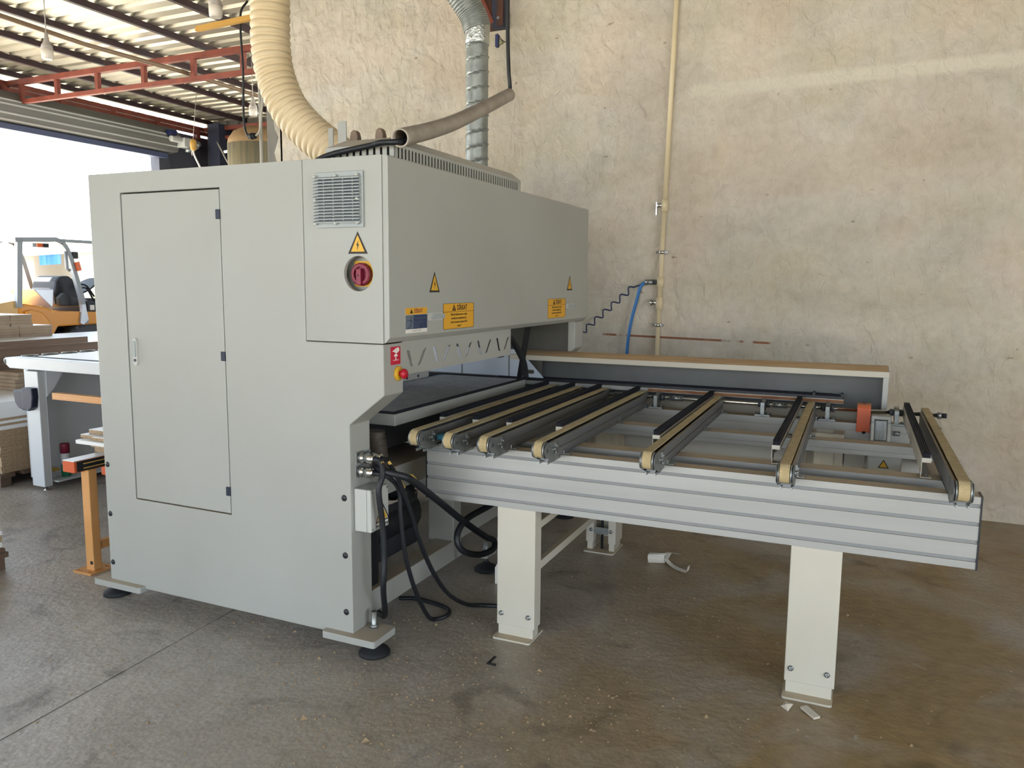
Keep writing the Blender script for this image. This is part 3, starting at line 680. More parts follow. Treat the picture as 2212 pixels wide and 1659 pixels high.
# junction box on the cabinet front and plug connectors
jb = MB().box(0.001, 0.060, 0.020, 0.150, 0.545, 0.722).build('junction_box', 'light_grey', M, bevel=0.004)
MB().box(0.060, 0.082, 0.020, 0.150, 0.545, 0.722).build('box_lid', 'light_grey', jb, bevel=0.005)
for y in (0.032, 0.138):
    for z in (0.557, 0.710): MB().cyl((0.082, y, z), (0.0835, y, z), 0.004, 8).build('lid_screw', 'grey_paint', jb)
MB().prism([(0.052, 0.560), (0.052, 0.580), (0.097, 0.648), (0.107, 0.648), (0.146, 0.585), (0.146, 0.560)], 'x', 0.0822, 0.0828).build('warning_label', 'print_white', jb)
MB().plate([(0.052, 0.560), (0.052, 0.580), (0.097, 0.648), (0.107, 0.648), (0.146, 0.585), (0.146, 0.560)], [[(0.056, 0.564), (0.142, 0.564), (0.142, 0.576), (0.056, 0.576)], [(0.058, 0.581), (0.142, 0.581), (0.1025, 0.643)]], 'x', 0.0828, 0.0832).build('label_border', 'print_black', jb)
MB().prism([(0.063, 0.584), (0.137, 0.584), (0.1015, 0.638)], 'x', 0.0829, 0.0834).build('label_triangle', 'yellow', jb)
text_part('label_print', '380', 0.012, lambda u, v, h: (0.0836, 0.099 + u, 0.570 + v), 'print_black', jb)
def connector(y, z, dy=0.0, r=0.021, ln=0.07):
    f = MB().box(0.0, 0.004, y - 0.026, y + 0.026, z - 0.026, z + 0.026).build('connector_flange', 'zinc', M, bevel=0.003)
    MB().lathe([(r, 0), (r, 0.02), (r * 0.86, 0.022), (r * 0.86, 0.028), (r * 1.02, 0.03), (r * 1.02, ln * 0.8), (r * 0.8, ln), (r * 0.5, ln)], (0.004, y, z), axis=(1, dy, 0), n=18).build('plug', 'steel', f)
    return Vector((0.004 + ln, y + dy * ln, z))
c1 = connector(0.062, 0.842); c2 = connector(0.058, 0.785); c3 = connector(0.115, 0.835)
# warning stickers on the hood door: yellow triangles and notice plates
XD = 0.1912
def tri_sticker(c, zb, hgt, half, axis):
    if axis == 'x': P = 'x'; a = XD; s_ = 1
    else: P = 'y'; a = -0.0003; s_ = -1
    st = MB().prism([(c - half * 1.06, zb - 0.003), (c + half * 1.06, zb - 0.003), (c, zb + hgt + 0.006)], P, a, a + s_ * 0.0006).build('hazard_sticker', 'print_black', M)
    k = 0.80
    MB().prism([(c - half * k * 0.92, zb + 0.005), (c + half * k * 0.92, zb + 0.005), (c, zb + hgt * 0.90)], P, a + s_ * 0.0006, a + s_ * 0.0010).build('sticker_face', 'yellow', st)
    b = hgt / 0.08
    bolt = [(c + 0.004 * b, zb + 0.052 * b), (c - 0.007 * b, zb + 0.030 * b), (c - 0.001 * b, zb + 0.031 * b), (c - 0.003 * b, zb + 0.010 * b), (c + 0.007 * b, zb + 0.036 * b), (c + 0.001 * b, zb + 0.035 * b)]
    MB().prism(bolt, P, a + s_ * 0.0010, a + s_ * 0.0013).build('lightning_bolt', 'print_black', st)
tri_sticker(0.349, 1.514, 0.077, 0.041, 'x'); tri_sticker(1.987, 1.516, 0.079, 0.045, 'x'); tri_sticker(0.0545, 1.662, 0.076, 0.043, 'y')
def notice(y0, y1, z0, z1, lines):
    st = MB().prism(rrect(y0, y1, z0, z1, 0.006), 'x', XD, XD + 0.0006).build('notice_sticker', 'sticker_yellow', M)
    hd_ = z1 - (z1 - z0) * 0.33; wd = y1 - y0; mid = (y0 + y1) / 2
    m_ = lambda cy, cz: (lambda u, v, h: (XD + 0.0010, cy + u, cz + v))
    MB().plate(rrect(y0, y1, z0, z1, 0.006), [rrect(y0 + 0.003, y1 - 0.003, z0 + 0.0016, z1 - 0.0016, 0.005)], 'x', XD + 0.0006, XD + 0.0009).build('border', 'print_black', st)
    MB().box(XD + 0.0006, XD + 0.0009, y0, y1, hd_ - 0.0008, hd_ + 0.0008).build('divider', 'print_black', st)
    ty = mid - wd * 0.16
    MB().plate([(ty - 0.017, hd_ + 0.004), (ty + 0.017, hd_ + 0.004), (ty, z1 - 0.004)], [[(ty - 0.0025, hd_ + 0.008), (ty + 0.0025, hd_ + 0.008), (ty + 0.0015, z1 - 0.014), (ty - 0.0015, z1 - 0.014)]], 'x', XD + 0.0006, XD + 0.0009).build('triangle_mark', 'print_black', st)
    text_part('lettering', 'DİKKAT', 0.030, m_(mid + wd * 0.10, (hd_ + z1) / 2 - 0.002), 'print_black', st, squash=0.85, bold=0.0010)
    dz = (hd_ - z0) / (len(lines) + 0.6)
    for k, ln in enumerate(lines): text_part('lettering', ln, 0.0135, m_(mid, hd_ - dz * (k + 0.75)), 'print_black', st, squash=1.1 if len(ln) < 30 else 0.85, bold=0.0003)
L4 = ['Elektrikli tehlikesi bakım ve diğer', 'servislerden koruyabilmek için,', 'kontrol panosunun kapısını ASLA', 'açma!']
notice(0.421, 0.709, 1.3495, 1.4625, L4); notice(1.633, 1.919, 1.353, 1.4655, L4)
y0, y1, z0, z1 = 0.118, 0.285, 1.350, 1.4505
st = MB().box(XD, XD + 0.0006, y0, y1, z0, z1).build('safety_sticker', 'print_white', M)
MB().box(XD + 0.0006, XD + 0.0009, y0, y1, 1.4235, z1).build('header', 'sticker_yellow', st)
MB().box(XD + 0.0006, XD + 0.0009, y0, y0 + 0.060, 1.3655, 1.4225).build('picture_ground', 'sticker_grey', st)
MB().box(XD + 0.0006, XD + 0.0009, y0 + 0.060, y1, 1.3655, 1.4225).build('text_ground', 'sticker_blue', st)
MB().prism([(y0 + 0.033, 1.428), (y0 + 0.056, 1.428), (y0 + 0.0445, 1.446)], 'x', XD + 0.0009, XD + 0.0012).build('triangle_mark', 'print_black', st)
text_part('lettering', 'DİKKAT', 0.022, lambda u, v, h: (XD + 0.0013, y0 + 0.098 + u, 1.437 + v), 'wine', st, squash=0.8, bold=0.0006)
for k, (ln, zz) in enumerate((('Tüm enerjiyi kesmeden', 1.409), ('bakım, temizlik ve', 1.394), ('ayar işlemi', 1.3845), ('yapmayın', 1.375))):
    text_part('lettering', ln, 0.0095, lambda u, v, h, zz=zz: (XD + 0.0013, y0 + 0.066 + u, zz + v), 'sticker_grey', st, align='LEFT', squash=1.0)
text_part('lettering', 'GÜVENLİK TALİMATI', 0.007, lambda u, v, h: (XD + 0.0010, (y0 + y1) / 2 + u, 1.3578 + v), 'print_black', st)
mb = MB(); q = XD + 0.0009
mb.prism(circle(y0 + 0.040, 1.4105, 0.0035, 10), 'x', q, q + 0.0003)
mb.prism([(y0 + 0.040, 1.407), (y0 + 0.045, 1.395), (y0 + 0.040, 1.386), (y0 + 0.036, 1.396)], 'x', q, q + 0.0003)
for a, b in (((0.040, 1.402), (0.010, 1.399)), ((0.042, 1.403), (0.052, 1.392)), ((0.040, 1.388), (0.030, 1.378)), ((0.030, 1.378), (0.016, 1.369)), ((0.041, 1.388), (0.038, 1.369))):
    pa = Vector((y0 + a[0], a[1], 0)); pb = Vector((y0 + b[0], b[1], 0)); nn = Vector((-(pb - pa).y, (pb - pa).x, 0)).normalized() * 0.0015
    mb.prism([(pa + nn)[:2], (pb + nn)[:2], (pb - nn)[:2], (pa - nn)[:2]], 'x', q, q + 0.0003)
mb.build('figure_pictogram', 'sticker_blue', st)

# ------------------------------------------------------------------ the infeed conveyor table
TH = 0.0111
T = empty('conveyor_table', (0.07, 0.48, 0), 'aluminium infeed conveyor table with seven belts on white legs', 'conveyor', rz=TH)
ZT, ZBM = 0.8424, 0.5865
def beam_prof(y0, y1, z0, z1, nslot, dirn, dep=0.006, hw=0.0065):
    p = (z1 - z0) / nslot; front = y0 if dirn < 0 else y1; back = y1 if dirn < 0 else y0; inn = front - dirn * dep
    pts = [(back, z0), (front, z0)]
    for k in range(nslot):
        zc = z0 + p * (k + 0.5); pts += [(front, zc - hw), (inn, zc - hw), (inn, zc + hw), (front, zc + hw)]
    pts += [(front, z1), (back, z1)]
    return pts
fb = MB().prism(beam_prof(0.462, 0.535, ZBM, ZT, 4, -1), 'x', 0.083, 2.244).build('front_beam', 'aluminium', T)
MB().box(2.244, 2.250, 0.460, 0.537, ZBM - 0.002, ZT + 0.002).build('end_cap', 'black_plastic', fb)
MB().box(0.078, 0.083, 0.460, 0.537, ZBM - 0.002, ZT + 0.002).build('end_cap', 'black_plastic', fb)
for k in range(4):
    zc = ZBM + (ZT - ZBM) / 4 * (k + 0.5); MB().box(0.085, 2.242, 0.4650, 0.4685, zc - 0.0052, zc + 0.0052).build('slot_cover', 'slot_grey', fb)
MB().prism(beam_prof(0.660, 0.755, 0.790, ZT, 1, -1), 'x', 0.10, 2.22).build('crossbar', 'aluminium', T)
MB().prism(beam_prof(1.285, 1.380, 0.790, ZT, 1, -1), 'x', 0.10, 2.22).build('crossbar', 'aluminium', T)
rb = MB().prism(beam_prof(1.855, 1.930, ZBM, ZT, 4, -1), 'x', 0.083, 2.244).build('rear_beam', 'aluminium', T)
for x in (0.10, 2.15): MB().box(x, x + 0.06, 0.535, 1.855, 0.66, 0.74).build('end_tie', 'aluminium', T, bevel=0.002)
# legs
def leg(x0, y0, y1, front=True):
    x1 = x0 + 0.1787
    L = MB()
    if front:
        L.box(x0, x1, y0, y1, 0.052, ZBM)
        o = L.build('leg', 'white_leg', T, bevel=0.003)
        MB().box(x0 + 0.006, x1 - 0.008, y0 + 0.004, y1 - 0.006, 0.006, 0.054).build('inner_leg', 'white_leg', o, bevel=0.002)
        MB().prism(rrect(x0 - 0.004, x1 - 0.004, y0 - 0.044, y1 + 0.05, 0.012), 'z', 0.0, 0.008).build('base_plate', 'white_leg', o, bevel=0.002)
        for bx in (x0 + 0.022, x1 - 0.028):
            b = MB().lathe([(0.011, 0), (0.011, 0.002), (0.0085, 0.0025), (0.0085, 0.009), (0.003, 0.010), (0.001, 0.008)], (bx, y0, 0.105), axis=(0, -1, 0), n=16).build('bolt', 'zinc', o)
    else:
        L.box(x0, x0 + 0.045, y0, y1, 0.052, 0.80).box(x1 - 0.045, x1, y0, y1, 0.052, 0.80).box(x0, x1, y1 - 0.006, y1, 0.052, 0.80).box(x0, x1, y0, y0 + 0.005, 0.30, 0.80)
        o = L.build('leg', 'white_leg', T, bevel=0.002)
        MB().box(x0 + 0.008, x0 + 0.040, y0 + 0.004, y1 - 0.008, 0.006, 0.06).box(x1 - 0.040, x1 - 0.008, y0 + 0.004, y1 - 0.008, 0.006, 0.06).build('inner_leg', 'white_leg', o)
        MB().prism(rrect(x0 - 0.002, x1 - 0.0, y0 - 0.044, y1 + 0.03, 0.012), 'z', 0.0, 0.008).build('base_plate', 'white_leg', o, bevel=0.002)
        MB().box(x0 + 0.04, x1 - 0.04, y0 + 0.01, y0 + 0.016, 0.10, 0.14).build('bridge_plate', 'zinc', o)
        MB().cyl(((x0 + x1) / 2, y0 + 0.03, 0.008), ((x0 + x1) / 2, y0 + 0.03, 0.35), 0.008, 10).build('adjusting_stud', 'rubber', o)
        for bx in (x0 + 0.03, x1 - 0.03): MB().lathe([(0.011, 0), (0.011, 0.002), (0.0085, 0.0025), (0.0085, 0.009), (0.001, 0.009)], (bx, y0, 0.125), axis=(0, -1, 0), n=14).build('bolt', 'zinc', o)
leg(0.4336, 0.463, 0.536); leg(1.6449, 0.463, 0.536)
leg(0.435, 1.712, 1.85, False); leg(1.615, 1.712, 1.85, False)
MB().box(1.80, 1.90, 1.72, 1.85, 0.62, 0.76).build('drive_housing', 'light_grey', T, bevel=0.004)
for xx in (0.585, 1.66):
    MB().box(xx, xx + 0.025, 0.536, 1.712, 0.305, 0.342).build('leg_tie', 'white_leg', T, bevel=0.002)
    MB().box(xx, xx + 0.025, 0.536, 1.712, 0.492, 0.524).build('leg_tie', 'white_leg', T, bevel=0.002)
# belt conveyors
BX = [0.132, 0.296, 0.459, 0.699, 1.135, 1.622, 2.168]
YN, YF, ZC, PR = 0.290, 1.950, 0.8985, 0.031
def conveyor():
    c = BX[0]
    pr = MB()
    pr.box(c - 0.026, c - 0.0175, 0.34, 1.90, 0.844, 0.919).box(c + 0.0175, c + 0.026, 0.34, 1.90, 0.844, 0.878).box(c + 0.0175, c + 0.026, 0.34, 1.90, 0.887, 0.919)
    pr.box(c + 0.0175, c + 0.021, 0.34, 1.90, 0.878, 0.887).box(c - 0.026, c + 0.026, 0.34, 1.90, 0.843, 0.850)
    o = pr.build('belt_conveyor', 'alu_shaded', T)
    def stad(r): return [(YN + r * math.cos(t), ZC + r * math.sin(t)) for t in [math.pi / 2 + math.pi * i / 14 for i in range(15)]] + [(YF + r * math.cos(t), ZC + r * math.sin(t)) for t in [-math.pi / 2 + math.pi * i / 14 for i in range(15)]]
    a, b = stad(PR), stad(PR + 0.0035); n = len(a); vs = []; fs = []
    for x in (c - 0.0165, c + 0.0165): vs += [(x, p[0], p[1]) for p in a] + [(x, p[0], p[1]) for p in b]
    for i in range(n):
        j = (i + 1) % n
        fs += [(i, j, 2 * n + j, 2 * n + i), (n + i, n + j, 3 * n + j, 3 * n + i), (i, j, n + j, n + i), (2 * n + i, 2 * n + j, 3 * n + j, 3 * n + i)]
    MB().add(vs, fs).build('belt', 'belt', o)
    for y in (YN, YF): MB().cyl((c - 0.016, y, ZC), (c + 0.016, y, ZC), PR, 20).build('pulley', 'zinc', o)
    for sx in (-1, 1): MB().cyl((c + sx * 0.0175, YN + 0.002, ZC - 0.004), (c + sx * 0.0235, YN + 0.002, ZC - 0.004), PR + 0.003, 24).build('pulley_flange', 'zinc', o)
    for sx in (-1, 1):
        pts = [(YN + 0.008 + 0.032 * math.cos(t), ZC - 0.006 + 0.032 * math.sin(t)) for t in [math.pi * 0.55 + math.pi * 0.95 * i / 12 for i in range(13)]]
        pts = pts + [(0.36, 0.836), (0.405, 0.842), (0.43, 0.875), (0.43, 0.912), (0.35, 0.920)]
        MB().plate(pts, [circle(YN + 0.008, ZC - 0.006, 0.008, 12)], 'x', c + sx * 0.0262, c + sx * 0.0290).build('side_plate', 'zinc_dull', o)
    mb = MB()
    for dy, dz in ((0.0, 0.004), (0.022, 0.014), (0.012, -0.012)): mb.cyl((c + 0.029, 0.36 + dy, 0.885 + dz), (c + 0.040, 0.36 + dy, 0.885 + dz), 0.0055, 6)
    mb.box(c + 0.029, c + 0.034, 0.345, 0.40, 0.886, 0.893).box(c + 0.029, c + 0.036, 0.372, 0.384, 0.87, 0.912)
    mb.build('tension_bolt', 'zinc', o)
    for xx in (-0.016, 0.019): MB().box(c + xx, c + xx + 0.005, 0.31, 0.458, 0.833, 0.8445).build('bottom_lip', 'zinc', o)
    for y in (0.495, 1.33, 1.885):
        MB().box(c + 0.026, c + 0.056, y - 0.018, y + 0.024, ZT, ZT + 0.006).box(c + 0.026, c + 0.034, y - 0.018, y + 0.024, ZT, 0.862).build('clamp', 'zinc', o, bevel=0.002)
    return o
cv0 = conveyor()
for x in BX[1:]: clone(cv0, (x - BX[0], 0, 0), T)
# brush rails
RX = [0.052, 0.226, 0.398, 0.639, 1.075, 1.556, 2.088]
def rail():
    c = RX[0]
    o = MB().box(c - 0.0165, c + 0.0165, 0.665, 2.055, 0.904, 0.922).build('brush_rail', 'white_leg', T, bevel=0.002)
    mb = MB().box(c - 0.0125, c + 0.0125, 0.668, 2.055, 0.922, 0.936)
    for k in (-0.0105, -0.0035, 0.0035, 0.0105): mb.box(c + k - 0.0022, c + k + 0.0022, 0.668, 2.055, 0.936, 0.942)
    mb.build('brush', 'brush', o)
    # folded sheet carrying the rail, with slots along its lower edge
    pts = [(0.668, 0.904), (0.668, 0.868)]
    y = 0.70
    while y < 1.80:
        pts += [(y, 0.868), (y + 0.012, 0.856), (y + 0.055, 0.856), (y + 0.067, 0.868)]; y += 0.12
    pts += [(2.05, 0.868), (2.05, 0.904)]
    MB().prism(pts, 'x', c - 0.0165, c - 0.0140).build('rail_sheet', 'white_leg', o)
    for y in (0.685, 1.325, 1.875):
        MB().box(c - 0.0165, c - 0.0135, y, y + 0.04, ZT, 0.904).box(c - 0.0165, c + 0.022, y, y + 0.04, ZT, ZT + 0.003).build('foot', 'white_leg', o)
        MB().cyl((c + 0.006, y + 0.02, ZT + 0.003), (c + 0.006, y + 0.02, ZT + 0.009), 0.006, 6).build('foot_screw', 'zinc', o)
    return o
r0 = rail()
for x in RX[1:]: clone(r0, (x - RX[0], 0, 0), T)
# drive shaft, couplings, pillow blocks
sf = MB().cyl((0.07, 1.95, 0.8985), (2.235, 1.95, 0.8985), 0.0105, 16).build('drive_shaft', 'steel', T)
MB().cyl((2.225, 1.95, 0.8985), (2.245, 1.95, 0.8985), 0.017, 16).build('shaft_collar', 'zinc', sf)
MB().cyl((2.245, 1.95, 0.8985), (2.268, 1.95, 0.8985), 0.0125, 12).build('shaft_end', 'rubber', sf)
def coupling(x0):
    cp = MB().cyl((x0, 1.95, 0.8985), (x0 + 0.077, 1.95, 0.8985), 0.0155, 18).build('coupling', 'zinc', T)
    for k in range(4): MB().cyl((x0 + 0.012 + 0.017 * k + (0.004 if k > 1 else 0), 1.9345, 0.905), (x0 + 0.012 + 0.017 * k + (0.004 if k > 1 else 0), 1.931, 0.9065), 0.0038, 8).build('grub_screw', 'rubber', cp)
coupling(0.849); coupling(1.421); coupling(0.52)
pb = MB().box(0.785 - 0.041, 0.785 + 0.041, 1.862, 1.926, ZT, ZT + 0.010).box(0.785 - 0.0105, 0.785 + 0.0105, 1.862, 1.935, ZT + 0.010, 0.918).cyl((0.785 - 0.0105, 1.945, 0.8985), (0.785 + 0.0105, 1.945, 0.8985), 0.034, 20).build('pillow_block', 'zinc', T, bevel=0.001)
for sx in (-0.029, 0.029): MB().cyl((0.785 + sx, 1.885, ZT + 0.010), (0.785 + sx, 1.885, ZT + 0.020), 0.009, 6).build('block_bolt', 'zinc', pb)
for sx in (-0.022, 0.022): MB().cyl((0.785 + sx - 0.009, 1.95, 0.8985), (0.785 + sx + 0.009, 1.95, 0.8985), 0.018, 16).build('bearing_ring', 'groove', pb)
for x in (0.375, 1.376, 1.706, 2.036): clone(pb, (x - 0.785, 0, 0), T)
# orange drive cover, gearbox, motor box
mb = MB().prism([(1.838, 0.800), (1.838, 0.925)] + [(1.888 + 0.05 * math.cos(t), 0.925 + 0.022 * math.sin(t)) for t in [math.pi - math.pi * i / 8 for i in range(9)]] + [(1.938, 0.800)], 'x', 1.849, 1.914)
gd = mb.build('drive_cover', 'orange', T, bevel=0.003)
MB().cyl((1.882, 1.868, 0.9475), (1.882, 1.868, 0.949), 0.008, 10).build('cover_screw', 'rust', gd)
MB().cyl((1.886, 1.834, 0.798), (1.886, 1.838, 0.802), 0.009, 10).build('cover_screw', 'rubber', gd)
gb = MB().box(1.935, 1.993, 1.80, 1.88, 0.770, 0.875).build('gearbox', 'zinc', T, bevel=0.004)
for x in (1.918, 1.994): MB().box(x, x + 0.016, 1.795, 1.88, 0.768, 0.885).build('gearbox_flange', 'light_grey', gb, bevel=0.003)
MB().box(1.918, 2.010, 1.80, 1.88, 0.878, 0.896).build('gearbox_cap', 'light_grey', gb, bevel=0.003)
for k in range(3): MB().box(1.943 + 0.017 * k, 1.950 + 0.017 * k, 1.794, 1.80, 0.775, 0.868).build('gearbox_rib', 'zinc', gb)
for x in (1.926, 2.002): MB().cyl((x, 1.795, 0.865), (x, 1.791, 0.865), 0.006, 8).build('gearbox_bolt', 'zinc', gb)
MB().cyl((2.025, 1.85, 0.805), (2.055, 1.85, 0.805), 0.012, 12).build('gearbox_knob', 'zinc', gb)
jb2 = MB().box(1.905, 2.06, 1.60, 1.68, 0.615, 0.725).build('terminal_box', 'light_grey', T, bevel=0.008)
MB().prism([(1.955, 0.672), (2.005, 0.672), (1.98, 0.715)], 'y', 1.598, 1.5995).build('hazard_triangle', 'print_black', jb2)
MB().prism([(1.962, 0.6765), (1.998, 0.6765), (1.98, 0.707)], 'y', 1.597, 1.598).build('triangle_face', 'yellow', jb2)
MB().cyl((1.93, 1.84, 0.70), (2.06, 1.84, 0.70), 0.06, 20).build('motor', 'grey_paint', T)
MB().tube(spline([(0.3, 1.02, 0.765), (0.8, 1.06, 0.76), (1.2, 1.03, 0.775), (1.6, 1.00, 0.772), (1.75, 1.02, 0.76), (1.86, 1.3, 0.70), (1.9, 1.6, 0.66)], 8), 0.008, 8).build('motor_cable', 'cable', T)
# limit sensor under the first belts
sn = MB().box(0.165, 0.205, 0.40, 0.455, 0.868, 0.895).build('sensor', 'green_air', T, bevel=0.006)
MB().tube(spline([(0.20, 0.45, 0.885), (0.215, 0.50, 0.90), (0.225, 0.52, 0.885), (0.215, 0.56, 0.87)], 5), 0.005, 8).build('sensor_cable', 'cable', sn)

# ------------------------------------------------------------------ guide housing along the back of the table
G = empty('guide_housing', (0.07, 0.48, 0), 'long off-white guide housing with sawdust on top behind the belts', 'housing', rz=TH)
prof = [(2.000, 1.073), (2.000, 1.103), (2.155, 1.123), (2.155, 0.66), (2.150, 0.66), (2.150, 1.073)]
mat('panel_grey', '#5c5e5d', 0.55, col2='#525453', scale=4)
mat('dusty_top', '#b9b4a6', 0.6, dust='#b98f60', dustamt=0.6)
mat('sawdust', '#cdb08a', 0.95, col2='#c09f75', scale=7, stretch=(0.4, 3, 3))
MB().prism(prof, 'x', -0.19, 1.993).build('cover', 'dusty_top', G)
vs = []; fs = []; random.seed(2)
for i in range(111):
    x = -0.185 + 2.17 * i / 110; e = 0.004 + 0.004 * random.random()
    vs += [(x, 2.000 + e, 1.1032 + e * 0.13), (x, 2.06, 1.1136 + 0.002 * random.random()), (x, 2.10, 1.1205), (x, 2.155, 1.1235 + 0.001 * random.random())]
    if i:
        for k in range(3): fs.append((4 * i - 4 + k, 4 * i - 3 + k, 4 * i + 1 + k, 4 * i + k))
MB().add(vs, fs).build('sawdust_layer', 'sawdust', G)
MB().box(-0.19, 1.966, 2.144, 2.150, 0.86, 1.073).build('back_panel', 'panel_grey', G)
MB().box(1.966, 1.993, 2.004, 2.150, 0.66, 1.073).build('end_plate', 'white_paint', G, bevel=0.002)
tk = MB().box(-0.3, 1.772, 2.062, 2.142, 0.938, 0.950).build('guide_track', 'black_plastic', G)
for y in (2.068, 2.085, 2.102, 2.119): MB().box(-0.3, 1.772 - (y - 2.068), y, y + 0.009, 0.950, 0.957).build('track_ridge', 'brush', tk)
for x in (1.62, 1.765): MB().box(x, x + 0.012, 2.066, 2.14, 0.950, 0.964).build('track_clip', 'black_plastic', tk)
MB().box(-0.2, 1.78, 2.035, 2.144, 0.915, 0.938).build('ledge', 'aluminium', G)
mat('rusty_dust', '#9a7048', 0.8, col2='#7d4a30', scale=9, stretch=(1, 6, 6))
MB().box(0.7, 1.78, 2.032, 2.0355, 0.918, 0.934).build('rust_strip', 'rusty_dust', G)
for x in (0.30, 1.56): MB().box(x, x + 0.1, 2.155, 2.235, 0.0, 1.06).build('post', 'white_leg', G, bevel=0.003)

# ------------------------------------------------------------------ cables from the plugs
def cable(name, pts, r, label, ribbed=False, tags=(), material='cable'):
    P = spline(pts, 10)
    if ribbed:
        Q = []
        for i in range(len(P) - 1):
            n = max(2, int((P[i + 1] - P[i]).length / 0.003))
            Q += [P[i].lerp(P[i + 1], k / n) for k in range(n)]
        Q.append(P[-1]); rs = [r * (1.0 if (i // 1) % 2 else 0.88) for i in range(len(Q))]
        o = MB().tube(Q, rs, 10).build(name, material)
    else: o = MB().tube(P, r, 10).build(name, material)
    tag(o, label, 'cable')
    for p, d in tags:
        d = Vector(d).normalized(); p = Vector(p)
        MB().bar(p - d * 0.022, p + d * 0.022, 0.012, 0.012).build('label_sleeve', 'sponge', o)
    return o
cable('cable', [(0.074, 0.062, 0.842), (0.105, 0.060, 0.835), (0.125, 0.045, 0.79), (0.120, 0.021, 0.727), (0.12, 0.044, 0.587), (0.12, 0.055, 0.45), (0.11, 0.06, 0.30), (0.03, 0.19, 0.13), (-0.10, 0.36, 0.03), (-0.16, 0.42, 0.012)], 0.0125,
      'black cable hanging straight down across the grey junction box', tags=[((0.12, 0.052, 0.815), (0.3, -0.2, -0.9))])
cable('cable', [(0.074, 0.058, 0.785), (0.10, 0.058, 0.783), (0.13, 0.085, 0.765), (0.14, 0.139, 0.701), (0.14, 0.151, 0.579), (0.14, 0.184, 0.409), (0.14, 0.253, 0.242), (0.13, 0.36, 0.09), (0.115, 0.455, 0.014), (0.150, 0.53, 0.012), (0.10, 0.60, 0.012), (-0.067, 0.632, 0.012), (-0.16, 0.60, 0.012)], 0.010,
      'black cable ending in a small loop on the floor beside the machine', tags=[((0.146, 0.150, 0.725), (0.1, 0.5, -0.8))])
cable('cable', [(0.074, 0.115, 0.835), (0.105, 0.115, 0.825), (0.15, 0.09, 0.79), (0.16, 0.109, 0.749), (0.16, 0.188, 0.612), (0.16, 0.261, 0.46), (0.16, 0.377, 0.276), (0.17, 0.50, 0.13), (0.20, 0.62, 0.04), (0.25, 0.70, 0.012), (0.33, 0.73, 0.011), (0.44, 0.76, 0.011)], 0.010,
      'thin black cable curving down to the floor behind the near white leg', tags=[((0.128, 0.105, 0.812), (0.4, 0.3, -0.7))])
cable('conduit', [(0.06, 0.09, 0.80), (0.14, 0.06, 0.795), (0.2, 0.10, 0.772), (0.2, 0.179, 0.727), (0.2, 0.38, 0.595), (0.2, 0.587, 0.456), (0.21, 0.80, 0.32), (0.22, 0.88, 0.275), (0.24, 0.83, 0.252), (0.24, 0.68, 0.27), (0.22, 0.545, 0.33), (0.2, 0.530, 0.40), (0.2, 0.633, 0.455), (0.22, 0.936, 0.475), (0.3, 1.2, 0.62)], 0.0155,
      'thick ribbed black conduit looping under the aluminium beam', ribbed=True, tags=[((0.2, 0.150, 0.760), (0.0, 0.8, -0.6))])

# ------------------------------------------------------------------ hose, pipes and wall fittings
hose = [(-1.40, 1.2, ROOF - 0.02), (-1.385, 1.2, 3.6), (-1.374, 1.2, 3.15), (-1.378, 1.2, 2.897), (-1.344, 1.2, 2.714), (-1.256, 1.2, 2.539), (-1.117, 1.2, 2.40), (-0.977, 1.2, 2.30), (-0.84, 1.2, 2.20), (-0.74, 1.2, 2.10)]
P = spline(hose, 40); Q = [P[0]]; acc = 0.0; step = 0.0075
for i in range(1, len(P)):
    seg = (P[i] - P[i - 1]).length
    while acc + seg >= step:
        t = (step - acc) / seg; Q.append(P[i - 1].lerp(P[i], t)); P[i - 1] = Q[-1]; seg = (P[i] - P[i - 1]).length; acc = 0.0
    acc += seg
rs = [0.107 + (0.002, 0.0050, 0.0058, 0.0050, 0.002, -0.012)[i % 6] for i in range(len(Q))]
tag(MB().tube(Q, rs, 28, caps=False).build('suction_hose', 'hose_beige'), 'cream ribbed suction hose curving down onto the machine roof', 'hose')
# spiral duct
du = empty('spiral_duct', (-0.83, 2.75, 0), 'galvanised spiral duct rising behind the hood', 'duct')
mb = MB(); nA = 36; z = 0.0; rows = []; zs = []
while z < 3.33: zs.append(z); z += 0.0105
vs = []
for z in zs:
    for k in range(nA):
        f = (z / 0.102 - k / nA) % 1.0; r = 0.081 + (0.007 if f < 0.10 else (-0.004 if f < 0.2 else 0.0))
        a = 2 * math.pi * k / nA; vs.append((-0.83 + r * math.cos(a), 2.75 + r * math.sin(a), z))
fs = [(i * nA + k, i * nA + (k + 1) % nA, (i + 1) * nA + (k + 1) % nA, (i + 1) * nA + k) for i in range(len(zs) - 1) for k in range(nA)]
mb.add(vs, fs, False).build('pipe', 'galvanised', du)
MB().lathe([(0.086, 3.25), (0.090, 3.28), (0.088, 3.32), (0.094, 3.36), (0.088, 3.40), (0.085, 3.42)], (-0.83, 2.75, 0), n=28).build('foil_joint', 'foil', du)
P = spline([(-0.83, 2.75, 3.36), (-0.85, 2.74, 3.44), (-0.90, 2.70, 3.54), (-1.0, 2.62, 3.70), (-1.2, 2.45, 3.98), (-1.3, 2.36, ROOF - 0.01)], 28)
MB().tube(P, [0.094 + (0.0, 0.006, 0.007, 0.0)[i % 4] for i in range(len(P))], 26).build('flexible_elbow', 'galvanised', du)
